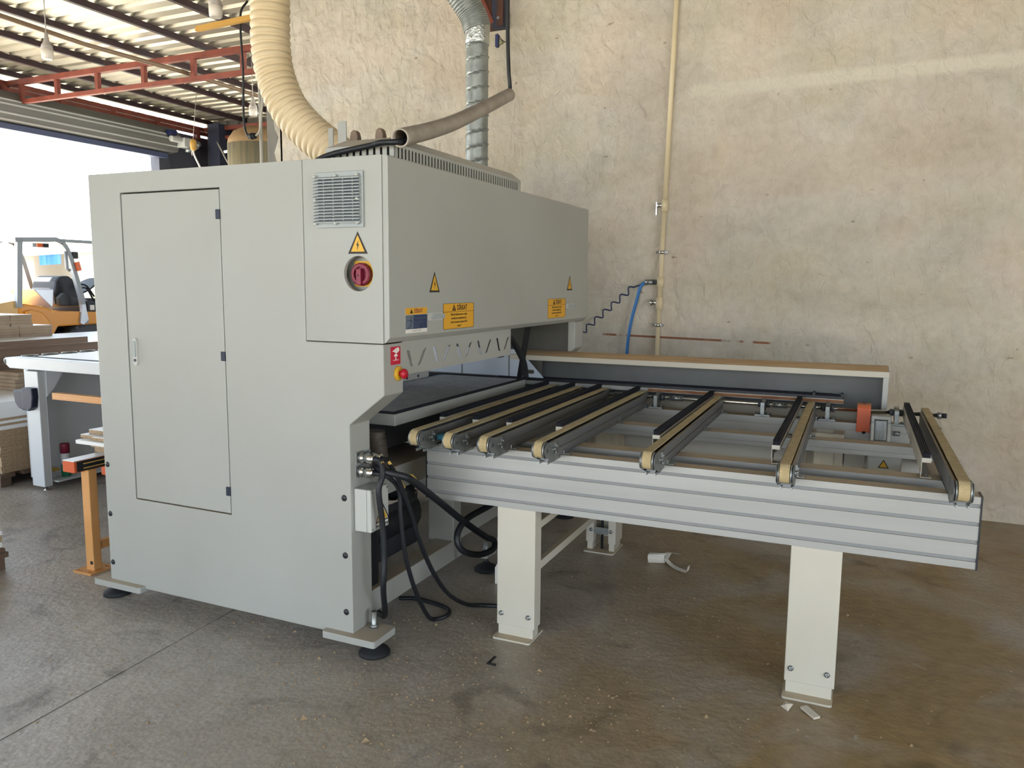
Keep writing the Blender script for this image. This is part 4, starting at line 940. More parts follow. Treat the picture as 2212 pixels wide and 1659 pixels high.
# steel column let into the wall
st_ = empty('steel_column', (-0.98, WY - 0.05, 3.56), 'rusty steel column stub above the plaster behind the duct', 'column')
MB().box(-1.005, -0.895, WY - 0.075, WY - 0.002, 3.56, ROOF).build('flange', 'dark_post', st_)
MB().box(-1.10, -1.005, WY - 0.06, WY - 0.002, 3.56, ROOF).build('plate', 'rust', st_)
MB().box(-0.96, -0.905, WY - 0.082, WY - 0.075, 3.57, ROOF).build('web', 'rust', st_)
MB().bar((-1.12, WY - 0.07, 3.85), (-1.0, WY - 0.07, 3.60), 0.012, 0.03).build('brace', 'truss_red', st_)
MB().cyl((-0.945, WY - 0.088, 3.63), (-0.945, WY - 0.082, 3.63), 0.012, 8).build('bolt', 'zinc', st_)
# grey plastic pipe with the supply cable
pp = spline([(0.175, 0.115, 2.102), (0.087, 0.50, 2.203), (0.020, 0.85, 2.308), (-0.048, 1.30, 2.468), (-0.091, 1.70, 2.622)], 10)
vs = []
outer = MB().tube(pp, 0.0355, 24, caps=False); inner = MB().tube(pp, 0.0300, 24, caps=False)
n0 = len(outer.v); outer.add(inner.v, inner.f, True)
for k in range(24):
    outer.add([outer.v[k], outer.v[(k + 1) % 24], outer.v[n0 + (k + 1) % 24], outer.v[n0 + k]], [(0, 1, 2, 3)])
tag(outer.build('plastic_pipe', 'pvc'), 'grey plastic pipe leaning from the hood roof up to the hanging cable', 'pipe')
c_ = cable('supply_cable', [(-0.104, 1.7, ROOF), (-0.104, 1.7, 3.14), (-0.102, 1.7, 2.913), (-0.095, 1.7, 2.75), (-0.088, 1.70, 2.64), (-0.080, 1.60, 2.565), (-0.048, 1.30, 2.450), (0.020, 0.85, 2.290), (0.087, 0.50, 2.186), (0.165, 0.150, 2.096), (0.10, 0.105, 2.088), (0.036, 0.12, 2.083), (-0.097, 0.12, 2.068), (-0.188, 0.12, 2.052), (-0.255, 0.14, 2.030), (-0.30, 0.20, 1.99)], 0.0115,
           'black supply cable threaded through the grey plastic pipe')
tb = empty('terminal_strip', (-0.17, 1.7, 2.88), 'blue screw terminal strip dangling on coloured wires', 'terminal')
for k in range(5): MB().box(-0.178, -0.158, 1.69, 1.71, 2.893 + 0.0135 * k, 2.903 + 0.0135 * k).build('terminal', 'terminal_blue', tb)
MB().box(-0.174, -0.162, 1.693, 1.707, 2.889, 2.962).build('spine', 'terminal_blue', tb)
mat('wire_green', '#6b7a2c', 0.5); mat('wire_brown', '#4a2f22', 0.5)
for k in range(5): MB().tube(spline([(-0.158, 1.70, 2.898 + 0.0135 * k), (-0.140, 1.70, 2.905 + 0.006 * k), (-0.120, 1.70, 2.915), (-0.104, 1.70, 2.918)], 4), 0.0022, 6).build('wire', ('wire_brown', 'wire_green', 'wire_green', 'wire_brown', 'cable')[k], tb)
# compressed-air pipe on the wall
ap = empty('air_pipe', (0.36, WY - 0.045, 0), 'beige air pipe clamped upright to the plaster wall', 'pipe')
pz = lambda z: (0.292 + 0.0605 * z / 2.0 * 1.0 + 0.0, 0)
def apx(z): return 0.400 + (z - 1.246) * 0.0265 if z > 1.0 else 0.400 - 0.0065
yA = WY - 0.045
MB().cyl((apx(0.0), yA, 0.0), (apx(1.4), yA, 1.40), 0.0165, 16).cyl((apx(1.4), yA, 1.40), (apx(2.1), yA, 2.12), 0.0175, 16).cyl((apx(2.1), yA, 2.12), (apx(ROOF), yA, ROOF - 0.001), 0.0185, 16).build('tube', 'wall_pipe', ap)
def fitting(z, r, h): MB().cyl((apx(z), yA, z - h / 2), (apx(z), yA, z + h / 2), r, 18).build('socket', 'wall_pipe', ap)
fitting(2.14, 0.025, 0.09); fitting(1.57, 0.027, 0.075); fitting(1.41, 0.027, 0.09)
MB().cyl((apx(2.14) - 0.02, yA, 2.14), (apx(2.14) - 0.055, yA, 2.14), 0.017, 12).box(apx(2.14) - 0.065, apx(2.14) - 0.058, yA - 0.008, yA + 0.008, 2.07, 2.165).build('valve', 'chrome', ap)
MB().cyl((apx(1.41) - 0.02, yA, 1.415), (apx(1.41) - 0.052, yA, 1.415), 0.018, 12).lathe([(0.012, 0), (0.028, 0.008), (0.028, 0.014), (0.005, 0.02)], (apx(1.41) - 0.05, yA, 1.415), axis=(-1, 0, 0), n=12).build('valve', 'chrome', ap)
for z in (1.793, 1.246):
    MB().cyl((apx(z), yA, z - 0.012), (apx(z), yA, z + 0.012), 0.025, 18).box(apx(z) - 0.045, apx(z) + 0.045, yA - 0.004, yA + 0.004, z - 0.010, z + 0.010).cyl((apx(z), yA, z), (apx(z), WY - 0.001, z), 0.006, 8).build('pipe_clamp', 'chrome', ap)
MB().cyl((apx(1.57), yA, 1.57), (apx(1.57) - 0.055, yA, 1.57), 0.018, 14).build('branch', 'groove', ap)
MB().cyl((apx(1.57) - 0.055, yA, 1.57), (apx(1.57) - 0.115, yA - 0.005, 1.568), 0.021, 14).build('quick_coupler', 'zinc', ap)
xq = apx(1.57) - 0.115
tag(MB().tube(spline([(xq, yA - 0.006, 1.567), (0.262, yA - 0.02, 1.535), (0.233, yA - 0.02, 1.427), (0.191, yA - 0.02, 1.248), (0.168, yA - 0.02, 1.025), (0.16, yA - 0.02, 0.6), (0.05, 3.2, 0.1), (-0.3, 3.0, 0.012)], 8), 0.0125, 12).build('air_hose', 'blue_hose'), 'bright blue air hose dropping from the wall pipe', 'hose')
co = []; a0 = Vector((xq + 0.005, yA - 0.012, 1.560)); a1 = Vector((0.200, yA - 0.012, 1.530)); a2 = Vector((-0.200, yA - 0.012, 1.175))
co = [a0, a0.lerp(a1, 0.6)]
for i in range(6 * 12 + 1):
    t = i / 72; p = a1.lerp(a2, t); an = t * 6 * 2 * math.pi
    co.append(p + Vector((-0.66, 0, 0.75)) * (0.021 * math.sin(an)) + Vector((0, 0.008 * math.cos(an), 0)))
tag(MB().tube(co, 0.0055, 8).build('coiled_hose', 'blue_coil'), 'thin dark blue coiled air hose stretched towards the machine', 'hose')

# ------------------------------------------------------------------ roof lamps and odd pieces under the roof
def lamp(x, y, z, label):
    o = empty('bulb_lamp', (x, y, z), label, 'lamp', 'bulb lamps under the roof')
    MB().lathe([(0.036, 0.0), (0.043, 0.010), (0.045, 0.04), (0.045, 0.08)], (x, y, z), n=20).build('diffuser', 'bulb_white', o)
    MB().lathe([(0.046, 0.08), (0.041, 0.108), (0.024, 0.135), (0.017, 0.165), (0.015, 0.205), (0.006, 0.21)], (x, y, z), n=20).build('base', 'bulb_base', o)
    MB().tube([(x, y, z + 0.20), (x, y, ROOF - 0.17)], 0.004, 6).lathe([(0.012, 0), (0.03, 0.05)], (x, y, ROOF - 0.17), n=10).build('cord', 'bulb_base', o)
lamp(-2.36, 1.79, 3.35, 'white bulb lamp beside the cream hose, nearest of the roof lamps')
lamp(-4.36, 1.98, 3.33, 'white bulb lamp hanging on a cord above the forklift')
lamp(-4.35, 4.33, 3.33, 'white bulb lamp close to the bare concrete column')
tag(MB().tube([(-5.15, 1.6, 3.83), (-5.2, 3.0, 3.81), (-5.08, 4.1, 3.80), (-5.10, 5.2, 3.80), (-5.1, 6.8, 3.82)], 0.022, 10).build('conduit_pipe', 'conduit_brown'), 'long brown conduit slung below the purlins', 'pipe')
tag(MB().bar((-4.06, 3.29, 3.90), (-3.20, 3.24, 3.905), 0.04, 0.045).build('wooden_batten', 'wood_bar'), 'yellowish wooden batten beside the hose near the roof', 'batten')
tag(MB().tube(spline([(-3.50, 3.36, ROOF - 0.02), (-3.535, 3.30, 3.95), (-3.524, 3.30, 3.486), (-3.535, 3.30, 3.05), (-3.50, 3.30, 2.90), (-3.45, 3.30, 2.885)], 8), 0.010, 8).build('hanging_cable', 'cable'), 'black cable hanging in front of the concrete column', 'cable')
tag(MB().tube(spline([(-3.40, 3.30, 2.885), (-3.36, 3.31, 2.93), (-3.34, 3.32, 3.1), (-3.35, 3.36, 3.35), (-3.40, 3.37, 3.6), (-3.44, 3.37, ROOF - 0.02)], 8), 0.010, 8).build('hanging_cable', 'conduit_grey'), 'pale grey cable looping beside the concrete column', 'cable')
pg = empty('cable_plug', (-3.43, 3.30, 2.86), 'black plug joining two cables by the column', 'plug')
MB().cyl((-3.475, 3.30, 2.885), (-3.405, 3.30, 2.885), 0.026, 14).build('body', 'rubber', pg)
MB().cyl((-3.455, 3.30, 2.885), (-3.435, 3.30, 2.885), 0.031, 14).build('ring', 'black_plastic', pg)
tag(MB().cyl((-3.425, WY - 0.025, 0.0), (-3.425, WY - 0.025, ROOF - 0.01), 0.016, 10).build('conduit_tube', 'conduit_grey'), 'white conduit tube running up the end of the wall', 'pipe')
tag(MB().tube(spline([(-3.36, WY - 0.02, 3.62), (-3.31, WY - 0.03, 3.45), (-3.34, WY - 0.03, 3.30), (-3.40, WY - 0.03, 3.28), (-3.425, WY - 0.03, 3.5)], 8), 0.009, 8).build('cable_loop', 'conduit_grey'), 'short loop of pale cable on the column top', 'cable')
# dust collector behind the wall end
dc = empty('dust_collector', (-4.55, 4.7, 0), 'tall dust collector bag with domed brown top', 'dust collector')
MB().lathe([(0.30, 1.2), (0.33, 1.3), (0.335, 2.6), (0.335, 3.08)], (-4.58, 4.65, 0), n=30).build('filter_bag', 'bag', dc)
MB().lathe([(0.335, 3.08), (0.325, 3.14), (0.27, 3.22), (0.16, 3.275), (0.01, 3.30)], (-4.58, 4.65, 0), n=30).build('bag_top', 'bag_top', dc)
MB().lathe([(0.34, 0.6), (0.34, 1.2)], (-4.58, 4.65, 0), n=24).build('drum', 'grey_paint', dc)
for k in range(4):
    a = math.pi / 4 + k * math.pi / 2; MB().cyl((-4.58 + 0.36 * math.cos(a), 4.65 + 0.36 * math.sin(a), 0), (-4.58 + 0.36 * math.cos(a), 4.65 + 0.36 * math.sin(a), 1.25), 0.02, 8).build('leg', 'grey_paint', dc)
MB().cyl((-4.91, 4.60, 0.4), (-4.91, 4.60, 3.2), 0.012, 6).build('hanger_rod', 'rust', dc)
MB().cyl((-5.02, 4.58, 3.03), (-4.90, 4.58, 3.04), 0.016, 8).build('valve_stub', 'print_white', dc)
tag(MB().tube(spline([(-7.6, 7.1, 3.72), (-6.6, 6.3, 3.2), (-5.5, 5.3, 2.88), (-4.93, 4.62, 2.80)], 8), 0.010, 6).build('stay_wire', 'bulb_base'), 'grey cable slung from the shutter corner to the dust collector', 'cable')

# ------------------------------------------------------------------ white saw table at the left
sw = empty('sliding_saw_table', (-3.6, 1.5, 0), 'white steel saw table with grey body at the left', 'saw table')
tp = MB().prism([(-3.86, 0.905), (-3.92, 0.945), (-3.925, 0.966), (-3.90, 0.982), (-3.85, 0.986), (-2.3, 0.986), (-2.3, 0.905)], 'y', 1.16, 1.24).build('front_rail', 'saw_white', sw, bevel=0.006)
MB().box(-3.84, -2.3, 1.24, 3.0, 0.90, 0.980).build('table_top', 'saw_white', sw, bevel=0.004)
MB().box(-3.74, -2.32, 1.275, 2.95, 0.980, 0.986).build('bed', 'saw_bed', tp)
MB().box(-3.74, -2.32, 1.250, 1.268, 0.980, 0.990).build('scale_strip', 'groove', tp)
MB().box(-3.905, -3.897, 1.155, 1.16, 0.935, 0.968).build('end_slot', 'groove', tp)
for k in range(9):
    y = 1.25 + 0.16 * k; mb = MB(); mb.tube([(-3.83 + 0.035 * math.cos(t), y + 0.05 + 0.06 * math.sin(t), 0.986) for t in [2 * math.pi * i / 12 for i in range(13)]], 0.006, 6); mb.build('chain_link', 'zinc', sw)
lg = MB().box(-3.735, -3.60, 1.19, 1.25, 0.03, 0.89).build('leg', 'saw_white', sw, bevel=0.004)
MB().prism([(1.25, 0.89), (1.25, 0.035), (1.245, 0.035), (1.245, 0.89)], 'x', -3.60, -3.60 + 0.001).build('leg_edge', 'saw_grey', lg)
MB().lathe([(0.022, 0.0), (0.022, 0.004), (0.008, 0.012), (0.006, 0.035)], (-3.625, 1.22, 0), n=14).build('levelling_foot', 'chrome', lg)
MB().box(-3.84, -3.79, 1.25, 2.9, 0.066, 0.90).build('body_panel', 'saw_grey', sw, bevel=0.004)
MB().prism([(1.25, 0.895), (1.38, 0.895), (1.38, 0.86), (1.31, 0.76), (1.25, 0.70)], 'x', -3.598, -3.592).build('gusset', 'saw_grey', sw)
MB().box(-3.79, -3.56, 1.27, 2.9, 0.055, 0.066).build('shelf', 'saw_white', sw)
for y in (2.75,): MB().box(-3.40, -3.30, y, y + 0.06, 0.0, 0.9).build('leg', 'saw_white', sw)
hb = MB().prism([(-3.83, 0.745), (-3.815, 0.66), (-3.77, 0.615), (-3.72, 0.60), (-3.72, 0.75)], 'y', 1.15, 1.20).build('hook_holder', 'navy_plastic', sw, bevel=0.008)
MB().prism([(-3.72, 0.77), (-3.72, 0.61), (-3.66, 0.60), (-3.615, 0.63), (-3.60, 0.70), (-3.605, 0.77)], 'y', 1.14, 1.19).build('hook_plate', 'navy_plastic', hb, bevel=0.008)
# orange fence bar held out beside the saw
ob = empty('fence_bar', (-2.6, 1.0, 0.75), 'orange grooved aluminium fence bar in front of the saw table', 'fence bar')
MB().prism(beam_prof(0.98, 1.02, 0.745, 0.789, 2, -1, 0.003, 0.0035), 'x', -3.158, -2.2).build('bar', 'orange_light', ob)
for x in (-2.735, -2.30): MB().cyl((x, 1.02, 0.77), (x + 0.01, 1.165, 0.92), 0.006, 6).build('stay', 'chrome', ob)
MB().cyl((-2.725, 1.1, 0.88), (-2.72, 1.1, 0.90), 0.02, 10).build('knob', 'navy_plastic', ob)
# things on its shelf
cn = empty('spray_can', (-3.65, 1.40, 0.066), 'spray can with red cap and green bottom on the saw shelf', 'spray can')
MB().cyl((-3.65, 1.40, 0.066), (-3.65, 1.40, 0.16), 0.033, 20).build('lower_body', 'green_can', cn)
MB().cyl((-3.65, 1.40, 0.16), (-3.65, 1.40, 0.245), 0.033, 20).build('upper_body', 'can_white', cn)
MB().lathe([(0.034, 0.245), (0.034, 0.31), (0.033, 0.318), (0.001, 0.318)], (-3.65, 1.40, 0), n=20).build('cap', 'wine', cn)
tag(MB().prism([(-3.72, 0.0665), (-3.68, 0.0665), (-3.67, 0.118), (-3.74, 0.118)], 'y', 1.30, 1.335).build('white_clip', 'saw_white'), 'small white bracket lying on the saw shelf', 'bracket')
tag(MB().box(-3.77, -3.655, 1.28, 1.355, 0.119, 0.136).build('wood_offcut', 'sponge', bevel=0.002), 'small tan wood offcut on the white bracket', 'offcut')

# ------------------------------------------------------------------ orange support stand with boards
os_ = empty('support_stand', (-1.84, 0.24, 0), 'orange steel support stand behind the machine cabinet', 'stand')
pl = [(-1.935, 0.175), (-1.80, 0.175), (-1.80, 0.32), (-1.935, 0.32)]
hs = [rrect(-1.925, -1.890, 0.190, 0.203, 0.006, 2), rrect(-1.845, -1.810, 0.190, 0.203, 0.006, 2), rrect(-1.925, -1.890, 0.292, 0.305, 0.006, 2), rrect(-1.845, -1.810, 0.292, 0.305, 0.006, 2)]
MB().plate(pl, hs, 'z', 0.0, 0.010).build('base_plate', 'orange_light', os_)
ps = MB().box(-1.878, -1.820, 0.212, 0.262, 0.010, 0.560).build('post', 'orange_light', os_, bevel=0.004)
MB().lathe([(0.010, 0), (0.010, 0.003), (0.001, 0.004)], (-1.835, 0.212, 0.055), axis=(0, -1, 0), n=12).build('bolt_cap', 'rubber', ps)
MB().box(-1.866, -1.828, 0.262, 1.60, 0.115, 0.160).build('lower_bar', 'orange_light', os_, bevel=0.003)
bm_ = MB().box(-1.93, -1.842, 0.15, 1.60, 0.555, 0.615).build('top_bar', 'orange', os_, bevel=0.003)
MB().box(-1.93, -1.842, 0.15, 1.60, 0.615, 0.6185).build('slide_strip', 'laminate', bm_)
MB().box(-1.842, -1.838, 0.165, 1.60, 0.560, 0.612).build('side_strip', 'rubber', bm_)
for z in (0.570, 0.594): MB().box(-1.838, -1.836, 0.20, 1.60, z, z + 0.006).build('yellow_line', 'sponge', bm_)
MB().box(-1.878, -1.820, 1.50, 1.55, 0.0, 0.56).build('post', 'orange_light', os_, bevel=0.004)
# a second arm behind it
MB().box(-2.25, -2.17, 0.62, 1.6, 0.40, 0.46).build('rear_bar', 'orange', os_, bevel=0.003)
MB().box(-2.235, -2.185, 0.66, 0.71, 0.0, 0.40).build('post', 'fork_guard', os_, bevel=0.003)
bz = 0.6187
for k, (x0, x1, y0, y1, z0, h_, lab) in enumerate((
    (-1.955, -1.80, 0.36, 0.95, 0.6187, 0.033, 'brown edged board at the bottom of the small pile on the orange stand'),
    (-1.950, -1.80, 0.335, 0.95, 0.6517, 0.0345, 'thick raw edged board just below the projecting white one'),
    (-1.950, -1.72, 0.247, 0.85, 0.6862, 0.0200, 'white faced board with pale edge sticking out furthest from the pile'),
    (-1.862, -1.70, 0.275, 0.90, 0.7062, 0.0180, 'white faced board with brown edge lying nearest on the pile'),
    (-1.980, -1.868, 0.300, 0.82, 0.7062, 0.0190, 'white board in the upper left of the pile on the orange stand'),
    (-1.965, -1.80, 0.340, 0.80, 0.7252, 0.0210, 'topmost white board of the pile on the orange stand'))):
    o = MB().box(x0, x1, y0, y1, z0, z0 + h_ - 0.002).build('board', 'laminate' if k == 2 else 'chipboard'); tag(o, lab, 'board', 'boards on the orange stand')
    MB().box(x0, x1, y0, y1, z0 + h_ - 0.002, z0 + h_ - 0.0005).build('laminate_face', 'laminate', o)

# ------------------------------------------------------------------ board stacks
ORD = ['first', 'second', 'third', 'fourth', 'fifth', 'sixth', 'seventh', 'eighth', 'ninth', 'tenth', 'eleventh', 'twelfth', 'thirteenth', 'fourteenth', 'fifteenth', 'sixteenth', 'seventeenth', 'eighteenth', 'nineteenth', 'twentieth']
ORD += ['twenty-' + o for o in ORD[:9]] + ['thirtieth'] + ['thirty-' + o for o in ORD[:9]]
def pallet(x0, x1, y0, y1, z0, label, h=0.10):
    p = empty('pallet', ((x0 + x1) / 2, (y0 + y1) / 2, z0), label, 'pallet')
    for k in range(3):
        yy = y0 + (y1 - y0 - 0.10) * k / 2; MB().box(x0 + 0.02, x1 - 0.02, yy + 0.01, yy + 0.09, z0, z0 + h * 0.72).build('runner', 'pallet', p)
    n = max(3, int((y1 - y0) / 0.16))
    for k in range(n):
        yy = y0 + (y1 - y0 - 0.11) * k / (n - 1); MB().box(x0, x1, yy, yy + 0.11, z0 + h * 0.72, z0 + h).build('deck_board', 'pallet', p)
    return p
def stack(name, cat, label, x0, x1, y0, y1, z0, sheets, group, jig=0.006):
    """sheets: list of (thickness, core material, faced, dx, dy)"""
    z = z0; n = len(sheets)
    for k, (t, mt, face, dx, dy, lb) in enumerate(sheets):
        j = lambda: random.uniform(-jig, jig)
        a, b, c, d = x0 + j(), x1 + dx + j(), y0 + j(), y1 + dy + j()
        o = MB().box(a, b, c, d, z + 0.0004, z + t - 0.0004).build(name, mt); tag(o, lb, cat, group)
        if face: MB().box(a, b, c, d, z + t - 0.0004, z + t - 0.0001).build('laminate_face', 'laminate', o)
        z += t
    return z
# white boards and chipboard by the saw leg
pallet(-4.84, -3.96, 1.10, 2.6, 0.0, 'dark wooden pallet under the white board stack')
sheets = []
for k in range(13): sheets.append((0.0255, 'chipboard', False, 0.0, 0.0, 'raw chipboard sheet, %s from the bottom of the pallet stack by the saw leg' % ORD[k]))
z = stack('chipboard_sheet', 'board', '', -4.82, -3.99, 1.13, 2.6, 0.10, sheets, 'chipboard sheets in the pallet stack')
z = stack('laminated_board', 'board', '', -4.82, -3.99, 1.13, 2.6, z, [(0.030, 'laminate', True, 0, 0, 'white edged board lying right on the chipboard sheets')], 'white boards on the pallet stack')
z = stack('laminated_board', 'board', '', -4.82, -3.99, 1.13, 2.6, z, [(0.018, 'chipboard', True, 0.0, 0, 'white faced board with raw edge, lower of the two raw-edged ones')], 'white boards on the pallet stack')
z = stack('laminated_board', 'board', '', -4.82, -3.99, 1.13, 2.6, z, [(0.020, 'laminate', True, 0, 0, 'thin white edged board between the two raw-edged ones'), (0.020, 'chipboard', True, 0, 0, 'white faced board with raw edge, upper of the two raw-edged ones')], 'white boards on the pallet stack')
z = stack('laminated_board', 'board', '', -4.82, -3.99, 1.13, 2.6, z, [(0.060, 'laminate', True, 0, 0, 'thick white board second from the top of the pallet stack'), (0.060, 'laminate', True, 0, 0, 'thick white board on top of the pallet stack by the saw')], 'white boards on the pallet stack')
# tall brown stack
pallet(-6.3, -4.95, 1.0, 3.9, 0.0, 'wide dark pallet under the tall brown board stack')
sheets = []; tot = 0.10
random.seed(11)
while tot < 0.86:
    t = random.choice((0.018, 0.025, 0.03)); sheets.append((t, 'mdf', False, random.uniform(-0.05, 0.01), 0.0, 'brown board, %s from the bottom of the tall stack behind the saw' % ORD[len(sheets)])); tot += t
z = stack('brown_board', 'board', '', -6.25, -4.92, 1.05, 3.85, 0.10, sheets, 'brown boards in the tall stack', 0.012)
z = stack('brown_board', 'board', '', -6.25, -4.90, 1.05, 3.85, z, [(0.075, 'mdf', True, 0, 0, 'thick brown panel pack below the top pair in the tall stack'), (0.014, 'mdf', True, 0.01, 0, 'thin pale edged sheet below the topmost brown panel')], 'brown boards in the tall stack', 0.002)
z = stack('brown_board', 'board', '', -6.25, -4.90, 1.05, 3.85, z, [(0.055, 'mdf', True, 0, -1.25, 'topmost thick brown panel of the tall stack, pale on top')], 'brown boards in the tall stack', 0.002)
ZS = z
# pale blocks on top of the brown stack
def pack(x0, x1, y0, y1, z0, z1, n, label):
    o = empty('panel_pack', ((x0 + x1) / 2, (y0 + y1) / 2, z0), label, 'panel pack', 'pale panel packs on the brown stack')
    for k in range(n):
        a = z0 + (z1 - z0) * k / n; b = z0 + (z1 - z0) * (k + 1) / n
        MB().box(x0 + random.uniform(-.006, .006), x1 + random.uniform(-.006, .006), y0, y1 + random.uniform(-.006, .006), a + 0.0006, b - 0.0006).build('panel', 'board_pale', o)
    MB().box(x0, x1, y0, y1, z1 - 0.0006, z1 + 0.0004).build('top_face', 'laminate', o)
pack(-6.0, -5.32, 1.2, 2.22, ZS, ZS + 0.10, 4, 'pale brown panel pack at the left end, lower layer')
pack(-6.0, -5.32, 2.225, 2.545, ZS, ZS + 0.10, 4, 'pale brown panel pack at the right end, lower layer')
pack(-6.0, -5.33, 1.2, 2.15, ZS + 0.1005, ZS + 0.205, 4, 'pale brown panel pack at the left end, upper layer')
pack(-6.0, -5.33, 2.155, 2.36, ZS + 0.1005, ZS + 0.205, 4, 'short pale brown panel pack, upper layer right')
# pale offcuts leaning below the saw top
for k in range(5):
    o = MB().box(-4.80 + 0.02 * (k % 2), -4.48 - 0.03 * (k % 3) * 0.5, 1.60 + 0.01 * k, 2.2, 0.6405 + 0.029 * k, 0.6685 + 0.029 * k).build('pale_offcut', 'board_pale')
    tag(o, 'pale offcut strip, %s from the bottom of the small pile beside the saw leg' % ORD[k], 'offcut', 'pale offcuts behind the saw leg')
# low stack at the left picture edge
pallet(-3.0, -2.275, -0.75, 0.055, 0.0, 'weathered pallet at the left picture edge')
z = 0.10
for k in range(6):
    t = (0.022, 0.030, 0.040, 0.020, 0.035, 0.040)[k]; x1 = (-2.285, -2.31, -2.305, -2.30, -2.315, -2.32)[k]
    o = MB().box(-2.95, x1, -0.7, 0.045, z + 0.0005, z + t - 0.0005).build('offcut_board', ('pallet', 'laminate', 'chipboard', 'laminate', 'laminate', 'chipboard')[k])
    tag(o, ('rough dark slat lowest on the pallet at the left edge', 'pale thin board second on the left edge pallet', 'brown chipboard third on the left edge pallet', 'white thin board fourth on the left edge pallet', 'thick white board fifth on the left edge pallet', 'chipboard piece on top at the left edge pallet')[k], 'board', 'boards on the left edge pallet')
    z += t

# ------------------------------------------------------------------ forklift in the doorway
fk = empty('forklift', (-7.9, 4.0, 0), 'yellow forklift with grey overhead guard in the doorway', 'forklift')
K_ = (7.4 + 1.856) / (6.7 + 1.856)
def fp(y, z): return (-2.543 + K_ * (y + 2.543), 1.55 + K_ * (z - 1.55))
FX0, FX1 = -8.45, -7.40
def fpoly(pts): return [fp(*p) for p in pts]
MB().prism(fpoly([(2.85, 0.35), (2.80, 0.9), (2.90, 1.20), (2.99, 1.29), (3.14, 1.315), (3.22, 1.31), (3.22, 0.35)]), 'x', FX0 + 0.1, FX1 - 0.06).build('counterweight', 'fork_cream', fk, bevel=0.03)
MB().prism(fpoly([(3.18, 0.5), (3.18, 1.245), (3.23, 1.285), (3.50, 1.235), (3.57, 1.192), (4.35, 1.16), (4.35, 1.02), (3.62, 1.01), (3.55, 0.90), (3.55, 0.5)]), 'x', FX0 + 0.05, FX1 - 0.03).build('body', 'fork_yellow', fk, bevel=0.02)
MB().prism(fpoly([(3.22, 1.20), (3.30, 1.215), (3.42, 1.18), (3.50, 1.08), (3.54, 0.88), (3.40, 0.88), (3.28, 1.0)]), 'x', FX1 - 0.03, FX1 + 0.01).build('side_panel', 'fork_yellow', fk, bevel=0.012)
MB().box(FX0 + 0.30, FX1 - 0.30, fp(3.5, 0)[0], fp(4.4, 0)[0], 0.35, fp(0, 1.01)[1]).build('chassis', 'fork_black', fk)
yr = fp(3.22, 0)[0]
for xx in (FX1 - 0.08, FX0 + 0.03):
    MB().prism([fp(3.203, 1.985), fp(3.262, 1.985), fp(3.205, 1.24), fp(3.148, 1.24)], 'x', xx, xx + 0.06).build('rear_pillar', 'fork_guard', fk)
    arc = fpoly([(3.18, 1.985), (3.66, 2.012), (3.74, 1.98), (3.79, 1.92), (3.84, 1.79), (3.95, 1.357), (3.99, 1.03)])
    for a, b in zip(arc[:-1], arc[1:]): MB().bar((xx + 0.03, a[0], a[1]), (xx + 0.03, b[0], b[1]), 0.06, 0.055, (0, 0.3, 1)).build('front_pillar', 'fork_guard', fk)
for k in range(6):
    yy = fp(3.25 + 0.17 * k, 0)[0]; MB().box(FX0 + 0.05, FX1 - 0.03, yy, yy + 0.03, fp(0, 1.985)[1], fp(0, 2.01)[1]).build('guard_bar', 'fork_guard', fk)
MB().box(FX0 + 0.05, FX1 - 0.02, fp(3.70, 0)[0], fp(4.5, 0)[0], fp(0, 1.985)[1], fp(0, 2.02)[1]).build('guard_roof', 'fork_guard', fk)
b_ = MB().box(-7.78, -7.70, fp(3.60, 0)[0], fp(3.75, 0)[0], fp(0, 1.925)[1], fp(0, 1.97)[1]).build('rear_lamp', 'fork_black', fk)
MB().box(-7.70, -7.69, fp(3.60, 0)[0], fp(3.67, 0)[0], fp(0, 1.925)[1], fp(0, 1.97)[1]).build('lamp_lens', 'tail_orange', b_)
MB().box(-7.50, -7.42, fp(3.86, 0)[0], fp(3.93, 0)[0], fp(0, 1.80)[1], fp(0, 1.88)[1]).build('work_lamp', 'fork_black', fk, bevel=0.01)
MB().bar((-7.40, *fp(3.89, 1.76)), (-7.40, *fp(3.915, 1.66)), 0.03, 0.05).build('side_marker', 'tail_orange', fk)
MB().tube([(-7.41, *fp(3.76, 1.88)), (-7.41, *fp(3.765, 1.68)), (-7.41, *fp(3.80, 1.66))], 0.02, 8).build('grab_rail', 'fork_guard', fk)
seat = fpoly([(3.79, 1.24), (3.775, 1.40), (3.80, 1.53), (3.86, 1.595), (3.97, 1.60), (4.05, 1.54), (4.09, 1.40), (4.10, 1.30), (4.45, 1.30), (4.5, 1.24)])
s2 = MB().prism(seat, 'x', -8.15, -7.68).build('seat', 'fork_black', fk, bevel=0.03)
MB().prism(fpoly([(3.78, 1.25), (3.775, 1.34), (3.83, 1.395), (3.90, 1.395), (3.96, 1.345), (4.12, 1.33), (4.45, 1.325), (4.45, 1.27), (4.0, 1.245)]), 'x', -7.68, -7.60).build('armrest', 'tyre', s2, bevel=0.015)
MB().cyl((-7.60, *fp(4.10, 1.29)), (-7.585, *fp(4.10, 1.29)), 0.03, 14).build('armrest_knob', 'fork_guard', s2)
MB().prism([fp(3.40, 1.44), fp(3.64, 1.44), fp(3.62, 1.245), fp(3.60, 1.24)], 'x', -8.0, -7.5).build('tool_tray', 'fork_tray', fk, bevel=0.006)
MB().prism(fpoly([(4.02, 1.30), (4.35, 1.26), (4.35, 0.99), (4.04, 1.04)]), 'x', FX0 + 0.1, FX1 - 0.05).build('dash_panel', 'fork_black', fk, bevel=0.01)
MB().box(FX1 - 0.05, FX1 - 0.045, fp(4.06, 0)[0], fp(4.12, 0)[0], fp(0, 1.19)[1], fp(0, 1.25)[1]).build('plate', 'print_white', fk)
